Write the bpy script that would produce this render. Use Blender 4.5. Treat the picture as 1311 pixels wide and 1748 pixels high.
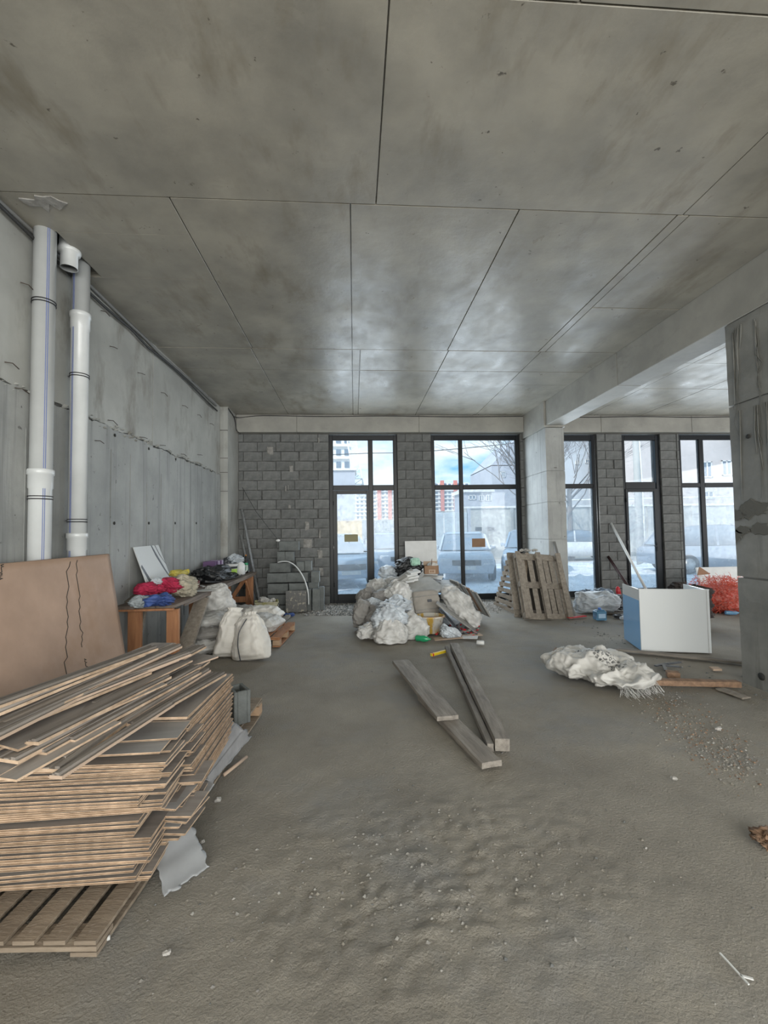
import bpy, bmesh, math, random
import numpy as np
from mathutils import Vector, Matrix, Euler, noise
for o in list(bpy.data.objects): bpy.data.objects.remove(o)
SC = bpy.context.scene
COL = SC.collection
# ------------------------------------------------------------------ camera
PW, PH, F = 1311., 1748., 752.55
YAW, PIT, ROL = 0.0678128362, 0.0443437823, -0.0153752844
CAMZ = 1.52
_f = Vector((math.sin(YAW)*math.cos(PIT), math.cos(YAW)*math.cos(PIT), math.sin(PIT)))
_r = Vector((math.cos(YAW), -math.sin(YAW), 0)); _u = _r.cross(_f)
RT = _r*math.cos(ROL)+_u*math.sin(ROL); UP = -_r*math.sin(ROL)+_u*math.cos(ROL)
cam = bpy.data.objects.new('camera', bpy.data.cameras.new('camera')); COL.objects.link(cam)
M = Matrix((RT, UP, -_f)).transposed().to_4x4(); M.translation = (0, 0, CAMZ)
cam.matrix_world = M
cam.data.sensor_fit = 'VERTICAL'; cam.data.sensor_height = 24; cam.data.lens = F/PH*24
cam.data.clip_start = .05; cam.data.clip_end = 500
SC.camera = cam
def at(px, py, **k):
    """point of the place seen at a pixel of the photo, on the plane x=, y= or z="""
    d = RT*((px-PW/2)/F)-UP*((py-PH/2)/F)+_f
    (a, v), = k.items(); i = 'xyz'.index(a)
    c = Vector((0, 0, CAMZ)); t = (v-c[i])/d[i]
    return c+d*t
# ------------------------------------------------------------------ light
SC.view_settings.view_transform = 'Standard'; SC.view_settings.look = 'None'
SC.view_settings.gamma = 1; SC.view_settings.use_curve_mapping = False
SC.view_settings.exposure = 0.95
wd = bpy.data.worlds.new('sky'); SC.world = wd; wd.use_nodes = True
nt = wd.node_tree; nt.nodes.clear()
def wn(t, **k):
    n = nt.nodes.new(t)
    for a, b in k.items(): setattr(n, a, b)
    return n
tc = wn('ShaderNodeTexCoord'); mp = wn('ShaderNodeMapping'); mp.inputs['Scale'].default_value = (1.6, 1.6, 5)
ns = wn('ShaderNodeTexNoise'); ns.inputs['Scale'].default_value = 2.6; ns.inputs['Detail'].default_value = 7; ns.inputs['Roughness'].default_value = .55
cr = wn('ShaderNodeValToRGB'); cr.color_ramp.elements[0].position = .405; cr.color_ramp.elements[1].position = .585
cr.color_ramp.elements[0].color = (.11, .29, .48, 1); cr.color_ramp.elements[1].color = (.47, .53, .57, 1)
bg = wn('ShaderNodeBackground'); bg.inputs['Strength'].default_value = 1.35; wo = wn('ShaderNodeOutputWorld')
nt.links.new(tc.outputs['Generated'], mp.inputs['Vector']); nt.links.new(mp.outputs[0], ns.inputs['Vector'])
nt.links.new(ns.outputs['Fac'], cr.inputs['Fac']); nt.links.new(cr.outputs[0], bg.inputs['Color']); nt.links.new(bg.outputs[0], wo.inputs['Surface'])
def light(name, kind, loc, rot, energy, color=(1, 1, 1), size=None):
    l = bpy.data.lights.new(name, kind); l.energy = energy; l.color = color
    if size: l.shape = 'RECTANGLE'; l.size, l.size_y = size
    if kind == 'SUN': l.angle = math.radians(1)
    o = bpy.data.objects.new(name, l); o.location = loc; o.rotation_euler = rot; COL.objects.link(o)
    return o
R = math.radians
light('sun', 'SUN', (-20, -20, 40), Vector((.62, .50, -.60)).to_track_quat('-Z', 'Y').to_euler(), 2.2, (1, .95, .88))
# added fill lamps, out of view behind the camera and along the solid right wall
light('fill_back', 'AREA', (1.0, -4.75, 2.0), (R(90), 0, 0), 320, (1, .96, .88), (6.8, 3.2))
light('fill_back_right', 'AREA', (7.8, -4.75, 2.0), (R(90), 0, 0), 150, (1, .965, .90), (4.8, 3.2))
light('fill_side', 'AREA', (11.7, 2.5, 2.0), (R(90), 0, R(90)), 150, (.95, .97, 1), (9, 3.0))
# daylight at the glazed front: one lamp per window, just inside the panes
for wx, wwid in ((.2, 1.4), (2.7, 1.9), (4.9, 1.0), (6.45, .7), (8.3, 1.7)):
    light('daylight_window', 'AREA', (wx, 9.42, 1.9), (R(-90), 0, 0), 17*wwid, (.80, .91, 1), (wwid, 3.1))
# ------------------------------------------------------------------ materials
MT = {}
def mat(name, col, rough=.6, metal=0., col2=None, scale=5., contrast=(.35, .65), bump=0., bscale=60., spec=.5, detail=6,
        stretch=(1, 1, 1), streak=None, spots=None, coat=0., rnd=0., alpha=1., trans=0., rvar=0., coord='Object', dist=.01, folds=0.):
    if name in MT: return MT[name]
    m = bpy.data.materials.new(name); m.use_nodes = True; t = m.node_tree; N = t.nodes; L = t.links
    p = N['Principled BSDF']; p.inputs['Roughness'].default_value = rough; p.inputs['Metallic'].default_value = metal
    p.inputs['Specular IOR Level'].default_value = spec; p.inputs['Coat Weight'].default_value = coat
    c4 = (*col, 1); p.inputs['Base Color'].default_value = c4
    m.diffuse_color = c4
    tcn = N.new('ShaderNodeTexCoord'); src = tcn.outputs[coord]
    if coord == 'World':
        pass
    cur = None
    def nz(scale, detail, stretch=(1, 1, 1), rough=.6):
        mpn = N.new('ShaderNodeMapping'); mpn.inputs['Scale'].default_value = stretch
        n = N.new('ShaderNodeTexNoise'); n.inputs['Scale'].default_value = scale; n.inputs['Detail'].default_value = detail
        n.inputs['Roughness'].default_value = rough
        L.new(src, mpn.inputs['Vector']); L.new(mpn.outputs[0], n.inputs['Vector']); return n.outputs['Fac']
    def ramp(f, a, b):
        mr = N.new('ShaderNodeMapRange'); mr.inputs['From Min'].default_value = a; mr.inputs['From Max'].default_value = b
        L.new(f, mr.inputs['Value']); return mr.outputs[0]
    def mix(f, A, B, mode='MIX'):
        mx = N.new('ShaderNodeMix'); mx.data_type = 'RGBA'; mx.blend_type = mode
        if isinstance(f, float): mx.inputs['Factor'].default_value = f
        else: L.new(f, mx.inputs['Factor'])
        for s, v in ((mx.inputs[6], A), (mx.inputs[7], B)):
            if isinstance(v, tuple): s.default_value = v
            else: L.new(v, s)
        return mx.outputs[2]
    if col2 is not None:
        cur = mix(ramp(nz(scale, detail, stretch), *contrast), c4, (*col2, 1))
    if streak:      # (colour, scale, stretch, lo, hi)
        cur = mix(ramp(nz(streak[1], 5, streak[2], .65), streak[3], streak[4]), cur if cur else c4, (*streak[0], 1))
    if spots:       # (colour, scale, lo, hi)
        cur = mix(ramp(nz(spots[1], 3), spots[2], spots[3]), cur if cur else c4, (*spots[0], 1))
    if rnd:
        oi = N.new('ShaderNodeObjectInfo'); mr = N.new('ShaderNodeMapRange')
        mr.inputs['To Min'].default_value = 1-rnd; mr.inputs['To Max'].default_value = 1+rnd
        L.new(oi.outputs['Random'], mr.inputs['Value'])
        vm = N.new('ShaderNodeVectorMath'); vm.operation = 'SCALE'; L.new(mr.outputs[0], vm.inputs['Scale'])
        if cur: L.new(cur, vm.inputs[0])
        else: vm.inputs[0].default_value = col
        cur = vm.outputs[0]
    if cur: L.new(cur, p.inputs['Base Color'])
    if rvar:
        mr = N.new('ShaderNodeMapRange'); mr.inputs['To Min'].default_value = rough-rvar; mr.inputs['To Max'].default_value = rough+rvar
        mr.inputs['From Min'].default_value = .3; mr.inputs['From Max'].default_value = .7
        L.new(nz(4, 6, (1, .6, 1)), mr.inputs['Value']); L.new(mr.outputs[0], p.inputs['Roughness'])
    if bump:
        b = N.new('ShaderNodeBump'); b.inputs['Strength'].default_value = bump; b.inputs['Distance'].default_value = dist
        L.new(nz(bscale, 8, stretch, .65), b.inputs['Height']); L.new(b.outputs[0], p.inputs['Normal'])
    if folds:
        fn = N.new('ShaderNodeTexNoise'); fn.noise_type = 'RIDGED_MULTIFRACTAL'; fn.inputs['Scale'].default_value = folds; fn.inputs['Detail'].default_value = 3
        fn.inputs['Distortion'].default_value = .6; L.new(src, fn.inputs['Vector'])
        fb_ = N.new('ShaderNodeBump'); fb_.inputs['Strength'].default_value = .9; fb_.inputs['Distance'].default_value = .035/folds*4; L.new(fn.outputs['Fac'], fb_.inputs['Height'])
        if p.inputs['Normal'].links: L.new(p.inputs['Normal'].links[0].from_socket, fb_.inputs['Normal'])
        L.new(fb_.outputs[0], p.inputs['Normal'])
    if alpha < 1: p.inputs['Alpha'].default_value = alpha
    if trans: p.inputs['Transmission Weight'].default_value = trans
    MT[name] = m; return m
m_ceil = mat('ceiling_concrete', (.36, .34, .288), .38, col2=(.225, .215, .187), scale=1.5, contrast=(.34, .68), bump=.45, bscale=9, detail=10,
             streak=((.20, .178, .135), 2.6, (1, .4, 1), .54, .74), spots=((.10, .088, .07), 14, .70, .75), rvar=.12, spec=.5, dist=.006)
m_wall = mat('formed_concrete', (.37, .378, .365), .62, col2=(.25, .258, .25), scale=1.4, bump=.5, bscale=9, detail=9,
             streak=((.17, .175, .17), 3.2, (1, 3.0, .10), .54, .74), spots=((.11, .11, .105), 13, .68, .74), dist=.01)
m_wallup = mat('smooth_concrete', (.42, .425, .40), .5, col2=(.31, .313, .295), scale=1.3, bump=.35, bscale=6, detail=9,
               streak=((.22, .212, .185), 2.0, (1, 1.2, .5), .53, .70), spots=((.15, .15, .14), 12, .71, .79), dist=.006)
m_beam = mat('beam_concrete', (.37, .36, .325), .55, col2=(.28, .275, .25), scale=1.8, bump=.4, bscale=8, detail=8,
             streak=((.24, .235, .215), 3, (.6, .6, 1.2), .58, .76), dist=.007)
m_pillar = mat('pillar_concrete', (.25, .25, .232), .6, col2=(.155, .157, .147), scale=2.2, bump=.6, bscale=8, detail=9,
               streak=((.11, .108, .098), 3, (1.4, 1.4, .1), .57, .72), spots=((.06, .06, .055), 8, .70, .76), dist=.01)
m_block = mat('cinder_block', (.20, .205, .20), .85, col2=(.145, .15, .147), scale=9, bump=.6, bscale=55, rnd=.13, spec=.2)
m_blockdk = mat('loose_cinder_block', (.20, .215, .21), .85, col2=(.14, .15, .147), scale=7, bump=.6, bscale=55, rnd=.12, spec=.2)
m_mortar = mat('mortar', (.14, .14, .134), .9, col2=(.06, .06, .058), scale=5, bump=.6, bscale=40)
m_mortarlt = mat('pale_mortar', (.36, .35, .33), .9, col2=(.22, .215, .2), scale=14, bump=.8, bscale=50)
m_void = mat('shaft_dark', (.03, .03, .028), .9)
m_floor = mat('screed_floor', (.345, .32, .272), .78, col2=(.23, .212, .18), scale=1.1, contrast=(.32, .7), bump=.9, bscale=75, detail=10,
              streak=((.265, .262, .25), .7, (1, 1, 1), .5, .66), spots=((.31, .29, .25), 38, .66, .74), spec=.3, dist=.014)
m_rubble = mat('rubble_grit', (.36, .35, .32), .9, col2=(.16, .15, .14), scale=22, bump=.5, bscale=40)
m_frame = mat('anthracite_frame', (.007, .009, .012), .38, spec=.35)
m_pvc = mat('white_pipe', (.66, .68, .68), .3, coat=.2, col2=(.58, .6, .6), scale=3)
m_blue = mat('blue_line', (.13, .17, .38), .5)
m_black = mat('black_rubber', (.012, .012, .013), .5)
m_steel = mat('steel', (.42, .43, .44), .35, metal=.8, col2=(.3, .3, .3), scale=20)
m_rust = mat('rusty_tie', (.06, .045, .035), .8)
m_cable = mat('cable', (.03, .03, .03), .6)
m_duct = mat('grey_conduit', (.17, .17, .165), .6)
m_lam = mat('laminate_top', (.34, .313, .29), .5, col2=(.23, .208, .19), scale=2.5, stretch=(1, 8, 1), bump=.08, bscale=30, rnd=.25)
m_mould = mat('dusty_moulding', (.26, .232, .205), .6, col2=(.16, .14, .122), scale=3, stretch=(1, 10, 1), rnd=.3)
m_olddk = mat('shaded_old_timber', (.06, .052, .042), .9)  # dark gap shade behind the upright pallet, put into the timber colour
m_smear = mat('dark_mortar_smear', (.12, .12, .108), .9, bump=.5, bscale=40)
m_lamu = mat('laminate_back', (.26, .19, .13), .7, rnd=.1)
m_lamd = mat('laminate_grey', (.40, .398, .395), .5, col2=(.33, .325, .32), scale=3, stretch=(1, 6, 1), rnd=.08)
m_edge = mat('fibreboard_edge', (.60, .45, .32), .8, col2=(.36, .255, .17), scale=14, stretch=(1, 1, 1), rnd=.16)
m_ply = mat('brown_sheet', (.47, .315, .22), .6, col2=(.38, .25, .17), scale=2.2, bump=.15, bscale=12, detail=8,
            streak=((.36, .22, .13), 1.3, (1, 1, 1), .57, .75), spots=((.14, .085, .05), 22, .74, .79))
m_pine = mat('pine_timber', (.45, .215, .10), .6, col2=(.30, .13, .06), scale=3, stretch=(7, 7, .8), bump=.2, bscale=8, rnd=.1)
m_worn = mat('worn_bench_top', (.23, .185, .15), .75, col2=(.12, .095, .08), scale=4, stretch=(5, .6, 5), bump=.4, bscale=14)
m_old = mat('weathered_timber', (.33, .295, .245), .85, col2=(.21, .18, .15), scale=3.5, stretch=(6, 6, 6), bump=.6, bscale=18, rnd=.15, detail=9)
m_old2 = mat('dusty_plank', (.30, .275, .24), .8, col2=(.17, .15, .13), scale=3, stretch=(8, 1, 8), bump=.5, bscale=12, rnd=.1, detail=9)
m_pal = mat('dusty_pallet_wood', (.32, .26, .195), .85, col2=(.19, .15, .11), scale=3, stretch=(6, 1.2, 6), bump=.5, bscale=14, rnd=.12,
            spots=((.5, .47, .42), 7, .66, .73))
m_paled = mat('pallet_end_grain', (.40, .27, .17), .85, rnd=.15)
m_sack = mat('white_sack', (.66, .66, .645), .55, folds=4, col2=(.44, .435, .415), scale=9, bump=.25, bscale=220, rnd=.07)
m_sackc = mat('cream_sack', (.78, .76, .71), .55, folds=1.6, col2=(.66, .635, .58), scale=3, bump=.25, bscale=240)
m_sackg = mat('dusty_grey_sack', (.31, .30, .285), .65, folds=4, col2=(.26, .25, .235), scale=6, bump=.25, bscale=180, rnd=.15)
m_sheer = mat('sheer_white_bag', (.60, .655, .70), .4, folds=6, col2=(.40, .43, .46), scale=7, bump=.2, bscale=60)
m_bin = mat('black_bag', (.011, .012, .014), .25, folds=6, spec=.7, bump=.6, bscale=22, dist=.02)
m_bindk = mat('dark_grey_bag', (.05, .055, .065), .35, folds=5, col2=(.10, .11, .125), scale=5, bump=.4, bscale=22)
m_bluebag = mat('blue_grey_bag', (.19, .25, .33), .35, folds=5, col2=(.10, .13, .17), scale=5, bump=.4, bscale=22)
m_mint = mat('mint_plastic', (.42, .66, .53), .4)
m_card = mat('cardboard', (.33, .20, .125), .8, col2=(.27, .165, .10), scale=8)
m_cardlt = mat('pale_cardboard', (.48, .36, .27), .8)
m_white = mat('white_board', (.72, .73, .72), .4, col2=(.64, .65, .64), scale=6)
m_offw = mat('dusty_white_board', (.48, .475, .45), .6, col2=(.37, .365, .345), scale=6)
m_greyp = mat('grey_slab', (.30, .295, .275), .6, col2=(.22, .215, .2), scale=5)
m_tan = mat('taupe_cover', (.345, .32, .285), .7, col2=(.27, .25, .22), scale=6, bump=.2, bscale=120)
m_ybucket = mat('yellow_white_bucket', (.55, .35, .07), .5, col2=(.62, .6, .54), scale=7, stretch=(1, 1, .4), contrast=(.46, .56),
                spots=((.25, .12, .03), 12, .62, .7))
m_obucket = mat('olive_bucket', (.33, .31, .11), .6, col2=(.47, .45, .33), scale=8, stretch=(1, 1, .25), contrast=(.45, .62), spots=((.55, .54, .5), 13, .62, .7))
m_plaster = mat('plaster_lumps', (.50, .48, .45), .9, col2=(.3, .29, .27), scale=16, bump=.6, bscale=40)
m_red = mat('crimson_cloth', (.50, .025, .085), .8, folds=7, col2=(.36, .02, .06), scale=8, bump=.3, bscale=30)
m_redp = mat('red_plastic', (.55, .02, .03), .4)
m_yel = mat('yellow_cloth', (.55, .45, .06), .8, folds=9, col2=(.4, .36, .12), scale=8)
m_beige = mat('beige_cloth', (.50, .46, .36), .85, folds=9, col2=(.36, .33, .26), scale=10, bump=.3, bscale=30)
m_bluec = mat('blue_cloth', (.06, .12, .36), .6, folds=8, col2=(.03, .06, .2), scale=6, bump=.3, bscale=20)
m_greyc = mat('pale_grey_cloth', (.34, .38, .40), .7, folds=7, col2=(.25, .28, .29), scale=8)
m_taup = mat('grey_brown_rag', (.20, .18, .15), .85)
m_marble = mat('marbled_panel', (.62, .64, .64), .35, col2=(.60, .62, .62), scale=2, streak=((.06, .065, .065), .9, (1, .9, .5), .60, .64))
m_brownc = mat('dark_brown_cloth', (.035, .028, .026), .85, folds=7, col2=(.06, .05, .047), scale=9, bump=.3, bscale=30)
m_cab = mat('glossy_white_cabinet', (.74, .77, .78), .16, coat=.4)
m_cabb = mat('glossy_blue', (.25, .54, .90), .12, coat=.6)  # saturated glossy blue for the counter's left side panel
m_net = mat('red_netting', (.68, .09, .045), .5, col2=(.75, .16, .10), scale=30)
m_green = mat('green_glass', (.02, .30, .13), .15, coat=.5)
m_brglass = mat('dark_bottle', (.015, .015, .012), .12, coat=.5)
m_lime = mat('lime_label', (.35, .55, .08), .5)
m_purple = mat('purple_cover', (.13, .07, .17), .5)
m_lav = mat('lavender_cover', (.45, .38, .52), .5)
m_water = mat('blue_water_bottle', (.22, .48, .72), .1, trans=.5)
m_yellow = mat('yellow_level', (.80, .58, .03), .4)
m_fibre = mat('fibre_cement', (.285, .285, .29), .7, col2=(.21, .21, .215), scale=6, stretch=(4, 1, 1), bump=.2, bscale=20)
m_greysh = mat('grey_foam_sheet', (.33, .345, .36), .5, col2=(.27, .28, .29), scale=4)
m_darkw = mat('brown_timber', (.30, .19, .12), .8, col2=(.18, .11, .07), scale=4, stretch=(1, 6, 6), bump=.3, bscale=12)
m_paper = mat('paper', (.62, .62, .6), .7)
m_snow = mat('trampled_snow', (.90, .94, .98), .8, col2=(.66, .72, .80), scale=1.3, contrast=(.42, .6), bump=.7, bscale=5, detail=10, dist=.1)
m_asp = mat('far_ground', (.62, .60, .58), .9, col2=(.5, .47, .44), scale=.3)
m_fence = mat('fence_concrete', (.55, .56, .54), .8, col2=(.45, .46, .46), scale=.7, streak=((.27, .28, .28), 1.2, (1, 1, .2), .52, .7))
m_whitep = mat('white_render', (.80, .80, .79), .7)
m_pinkw = mat('pale_pink_render', (.66, .60, .585), .8, col2=(.60, .545, .53), scale=.8)
m_bluew = mat('pale_blue_render', (.55, .60, .66), .8, col2=(.50, .55, .61), scale=.6)
m_greyw = mat('shaded_grey_render', (.46, .49, .56), .8, col2=(.41, .44, .5), scale=.5)  # shade on the far houses is put into this blue-grey colour
m_wglass = mat('house_glass', (.18, .24, .31), .2, coat=.3)
m_redst = mat('red_facade', (.62, .22, .18), .7)
m_ochre = mat('ochre_wall', (.66, .50, .30), .8, col2=(.5, .36, .2), scale=2)
m_bark = mat('grey_bark', (.22, .21, .21), .9)
m_gatem = mat('pale_metal_gate', (.50, .56, .60), .5)
cars_c = [mat('car_silver', (.52, .58, .66), .25, coat=.5, spec=.5), mat('car_slate', (.27, .33, .41), .25, coat=.5), mat('car_white', (.70, .72, .74), .25, coat=.5), mat('car_blue', (.30, .40, .52), .25, coat=.5)]
m_cglass = mat('car_glass', (.22, .28, .35), .1, coat=.6)
m_tyre = mat('tyre', (.03, .03, .035), .8)
m_lampg = mat('headlight', (.7, .75, .8), .15, coat=.6)
# dusty window glass: clear pane with a thin, uneven film of dust
def glass_mat(name, dust_lo, dust_hi, tint):
    m = bpy.data.materials.new(name); m.use_nodes = True; t = m.node_tree; N = t.nodes; L = t.links; N.clear()
    out = N.new('ShaderNodeOutputMaterial'); tr = N.new('ShaderNodeBsdfTransparent'); tr.inputs[0].default_value = (*tint, 1)
    gl = N.new('ShaderNodeBsdfGlossy'); gl.inputs['Roughness'].default_value = .03
    fr = N.new('ShaderNodeFresnel'); fr.inputs[0].default_value = 1.45
    tl = N.new('ShaderNodeBsdfTranslucent'); tl.inputs[0].default_value = (.88, .95, 1, 1)
    df = N.new('ShaderNodeBsdfDiffuse'); df.inputs[0].default_value = (.7, .74, .78, 1)
    a = N.new('ShaderNodeMixShader'); a.inputs[0].default_value = .35; L.new(tl.outputs[0], a.inputs[1]); L.new(df.outputs[0], a.inputs[2])
    tcn = N.new('ShaderNodeTexCoord'); n1 = N.new('ShaderNodeTexNoise'); n1.inputs['Scale'].default_value = 7; n1.inputs['Detail'].default_value = 12; n1.inputs['Roughness'].default_value = .75
    n1.inputs['Distortion'].default_value = .8
    L.new(tcn.outputs['Object'], n1.inputs['Vector'])
    mr = N.new('ShaderNodeMapRange'); mr.inputs['From Min'].default_value = .35; mr.inputs['From Max'].default_value = .7
    mr.inputs['To Min'].default_value = dust_lo; mr.inputs['To Max'].default_value = dust_hi; L.new(n1.outputs['Fac'], mr.inputs['Value'])
    b = N.new('ShaderNodeMixShader'); L.new(fr.outputs[0], b.inputs[0]); L.new(tr.outputs[0], b.inputs[1]); L.new(gl.outputs[0], b.inputs[2])
    c = N.new('ShaderNodeMixShader'); L.new(mr.outputs[0], c.inputs[0]); L.new(b.outputs[0], c.inputs[1]); L.new(a.outputs[0], c.inputs[2])
    L.new(c.outputs[0], out.inputs['Surface']); return m
g_up = glass_mat('glass_clear', .02, .08, (.95, .97, .98))
g_low = glass_mat('glass_dusty', .12, .32, (.96, .985, 1))
# ------------------------------------------------------------------ mesh helpers
def tag(o, label=None, cat=None, group=None, kind=None):
    if label: o['label'] = label
    if cat: o['category'] = cat
    if group: o['group'] = group
    if kind: o['kind'] = kind
    return o
def link(name, me, parent=None, loc=None, rot=None):
    o = bpy.data.objects.new(name, me); COL.objects.link(o)
    if parent: o.parent = parent
    if loc is not None: o.location = loc
    if rot is not None: o.rotation_euler = rot
    return o
def empty(name, label, cat, loc, rot=(0, 0, 0), group=None, kind=None):
    o = bpy.data.objects.new(name, None); o.empty_display_size = .1; COL.objects.link(o); o.location = loc; o.rotation_euler = rot
    return tag(o, label, cat, group, kind)
class MB:
    """collects geometry (local coordinates) and links it as one mesh object"""
    def __init__(s): s.v = []; s.f = []; s.m = []; s.sm = []
    def add(s, vs, fs, mi=0, smooth=False, mx=None):
        b = len(s.v)
        for p in vs: s.v.append(tuple(mx @ Vector(p)) if mx else tuple(p))
        for f in fs: s.f.append([i+b for i in f]); s.m.append(mi); s.sm.append(smooth)
        return s
    def box(s, a, b, mi=0, mx=None, tmi=None, bmi=None):
        x0, y0, z0 = a; x1, y1, z1 = b
        v = [(x0, y0, z0), (x1, y0, z0), (x1, y1, z0), (x0, y1, z0), (x0, y0, z1), (x1, y0, z1), (x1, y1, z1), (x0, y1, z1)]
        s.add(v, [(0, 1, 5, 4), (1, 2, 6, 5), (2, 3, 7, 6), (3, 0, 4, 7)], mi, mx=mx)
        k = len(s.v)-8
        s.f.append([k+4, k+5, k+6, k+7]); s.m.append(mi if tmi is None else tmi); s.sm.append(False)
        s.f.append([k+3, k+2, k+1, k]); s.m.append(mi if bmi is None else bmi); s.sm.append(False)
        return s
    def bar(s, p, q, w, h, mi=0, up=Vector((0, 0, 1))):
        """box of section w x h running from p to q"""
        p = Vector(p); q = Vector(q); d = q-p; L = d.length; d.normalize(); x = d.cross(up)
        if x.length < 1e-3: x = d.cross(Vector((0, 1, 0)))
        x.normalize(); z = x.cross(d)
        mx = Matrix((x, d, z)).transposed().to_4x4(); mx.translation = p
        return s.box((-w/2, 0, -h/2), (w/2, L, h/2), mi, mx)
    def tube(s, pts, r, n=8, mi=0, cap=True):
        pts = [Vector(p) for p in pts]; rs = r if isinstance(r, (list, tuple)) else [r]*len(pts)
        rings = []; prev = None
        for i, p in enumerate(pts):
            d = (pts[min(i+1, len(pts)-1)]-pts[max(i-1, 0)]).normalized()
            if prev is None:
                x = d.cross(Vector((0, 0, 1)))
                if x.length < .05: x = d.cross(Vector((0, 1, 0)))
            else: x = prev-d*prev.dot(d)
            x.normalize(); prev = x; y = d.cross(x)
            rings.append([p+(x*math.cos(2*math.pi*j/n)+y*math.sin(2*math.pi*j/n))*rs[i] for j in range(n)])
        vs = [v for rg in rings for v in rg]; fs = []
        for i in range(len(pts)-1):
            for j in range(n): a = i*n+j; b = i*n+(j+1) % n; fs.append((a, b, b+n, a+n))
        if cap: fs += [tuple(range(n))[::-1], tuple(range(len(vs)-n, len(vs)))]
        return s.add(vs, fs, mi, True)
    def lathe(s, prof, n=24, mi=0, mx=None, cap=True):
        vs = [(r*math.cos(2*math.pi*j/n), r*math.sin(2*math.pi*j/n), z) for r, z in prof for j in range(n)]; fs = []
        for i in range(len(prof)-1):
            for j in range(n): a = i*n+j; b = i*n+(j+1) % n; fs.append((a, b, b+n, a+n))
        if cap: fs += [tuple(range(n))[::-1], tuple(range(len(vs)-n, len(vs)))]
        return s.add(vs, fs, mi, True, mx)
    def prism(s, poly, h0, h1, mi=0, mx=None):
        n = len(poly); vs = [(x, y, h0) for x, y in poly]+[(x, y, h1) for x, y in poly]
        return s.add(vs, [tuple(range(n))[::-1], tuple(range(n, 2*n))]+[(i, (i+1) % n, (i+1) % n+n, i+n) for i in range(n)], mi, mx=mx)
    def mesh(s, name, mats):
        me = bpy.data.meshes.new(name); me.from_pydata(s.v, [], s.f)
        for m in (mats if isinstance(mats, (list, tuple)) else [mats]): me.materials.append(m)
        me.polygons.foreach_set('material_index', s.m); me.polygons.foreach_set('use_smooth', s.sm); me.update()
        return me
    def build(s, name, mats, parent=None, loc=None, rot=None, bevel=0):
        o = link(name, s.mesh(name, mats), parent, loc, rot)
        if bevel:
            md = o.modifiers.new('bevel', 'BEVEL'); md.width = bevel; md.segments = 1; md.limit_method = 'ANGLE'
        return o
def rough_box(a, b, n=(4, 2, 2), amp=.004, seed=0, mi=0):
    """box with slightly chipped, uneven faces"""
    bm = bmesh.new(); bmesh.ops.create_cube(bm, size=1)
    S = [b[i]-a[i] for i in range(3)]; C = [(b[i]+a[i])/2 for i in range(3)]
    for ax in range(3):
        for k in range(1, n[ax]):
            co = [0, 0, 0]; no = [0, 0, 0]; co[ax] = -.5+k/n[ax]; no[ax] = 1
            bmesh.ops.bisect_plane(bm, geom=bm.verts[:]+bm.edges[:]+bm.faces[:], plane_co=co, plane_no=no)
    for v in bm.verts:
        c = v.co; edge = sum(abs(abs(c[i])-.5) < 1e-4 for i in range(3))
        p = Vector([c[i]*S[i]+C[i] for i in range(3)])
        d = noise.noise_vector(p*9+Vector((seed*7.3, seed, 0)))*amp
        if edge >= 2:
            d += Vector([-math.copysign(1, c[i])*amp*.9*(abs(abs(c[i])-.5) < 1e-4) for i in range(3)])
        v.co = p+d
    vs = [tuple(v.co) for v in bm.verts]; bm.verts.index_update(); fs = [tuple(v.index for v in f.verts) for f in bm.faces]; bm.free()
    m = MB(); m.add(vs, fs, mi); return m
PR = {
 'upright': [(0, .80, .70), (.03, .97, .95), (.2, 1, 1), (.5, .93, .92), (.72, .78, .75), (.84, .58, .5), (.91, .36, .26), (.95, .25, .16), (1, .42, .2)],
 'flare': [(0, 1.0, .30), (.035, 1.03, .62), (.12, .98, .98), (.35, .90, 1), (.6, .80, .88), (.78, .68, .68), (.88, .55, .40), (.94, .36, .18), (1, .46, .14)],
 'sewn': [(0, .95, .25), (.04, 1.0, .7), (.2, .98, 1), (.55, .88, .95), (.8, .72, .7), (.93, .58, .35), (1, .5, .08)],
 'pillow': [(0, .80, .06), (.05, .92, .38), (.18, .98, .82), (.5, 1, 1), (.82, .97, .82), (.95, .9, .38), (1, .78, .06)],
 'round': [(0, .45, .45), (.06, .72, .72), (.22, .95, .95), (.45, 1, 1), (.7, .84, .86), (.86, .52, .52), (.92, .24, .24), (1, .34, .3)],
 'blob': [(0, .2, .2), (.06, .5, .5), (.2, .82, .82), (.5, 1, 1), (.8, .82, .82), (.94, .48, .48), (1, .15, .15)],
 'long': [(0, .30, .16), (.04, .6, .42), (.12, .82, .8), (.35, .98, 1), (.7, 1, .98), (.9, .8, .85), (.97, .5, .5), (1, .2, .2)],
}
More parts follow.
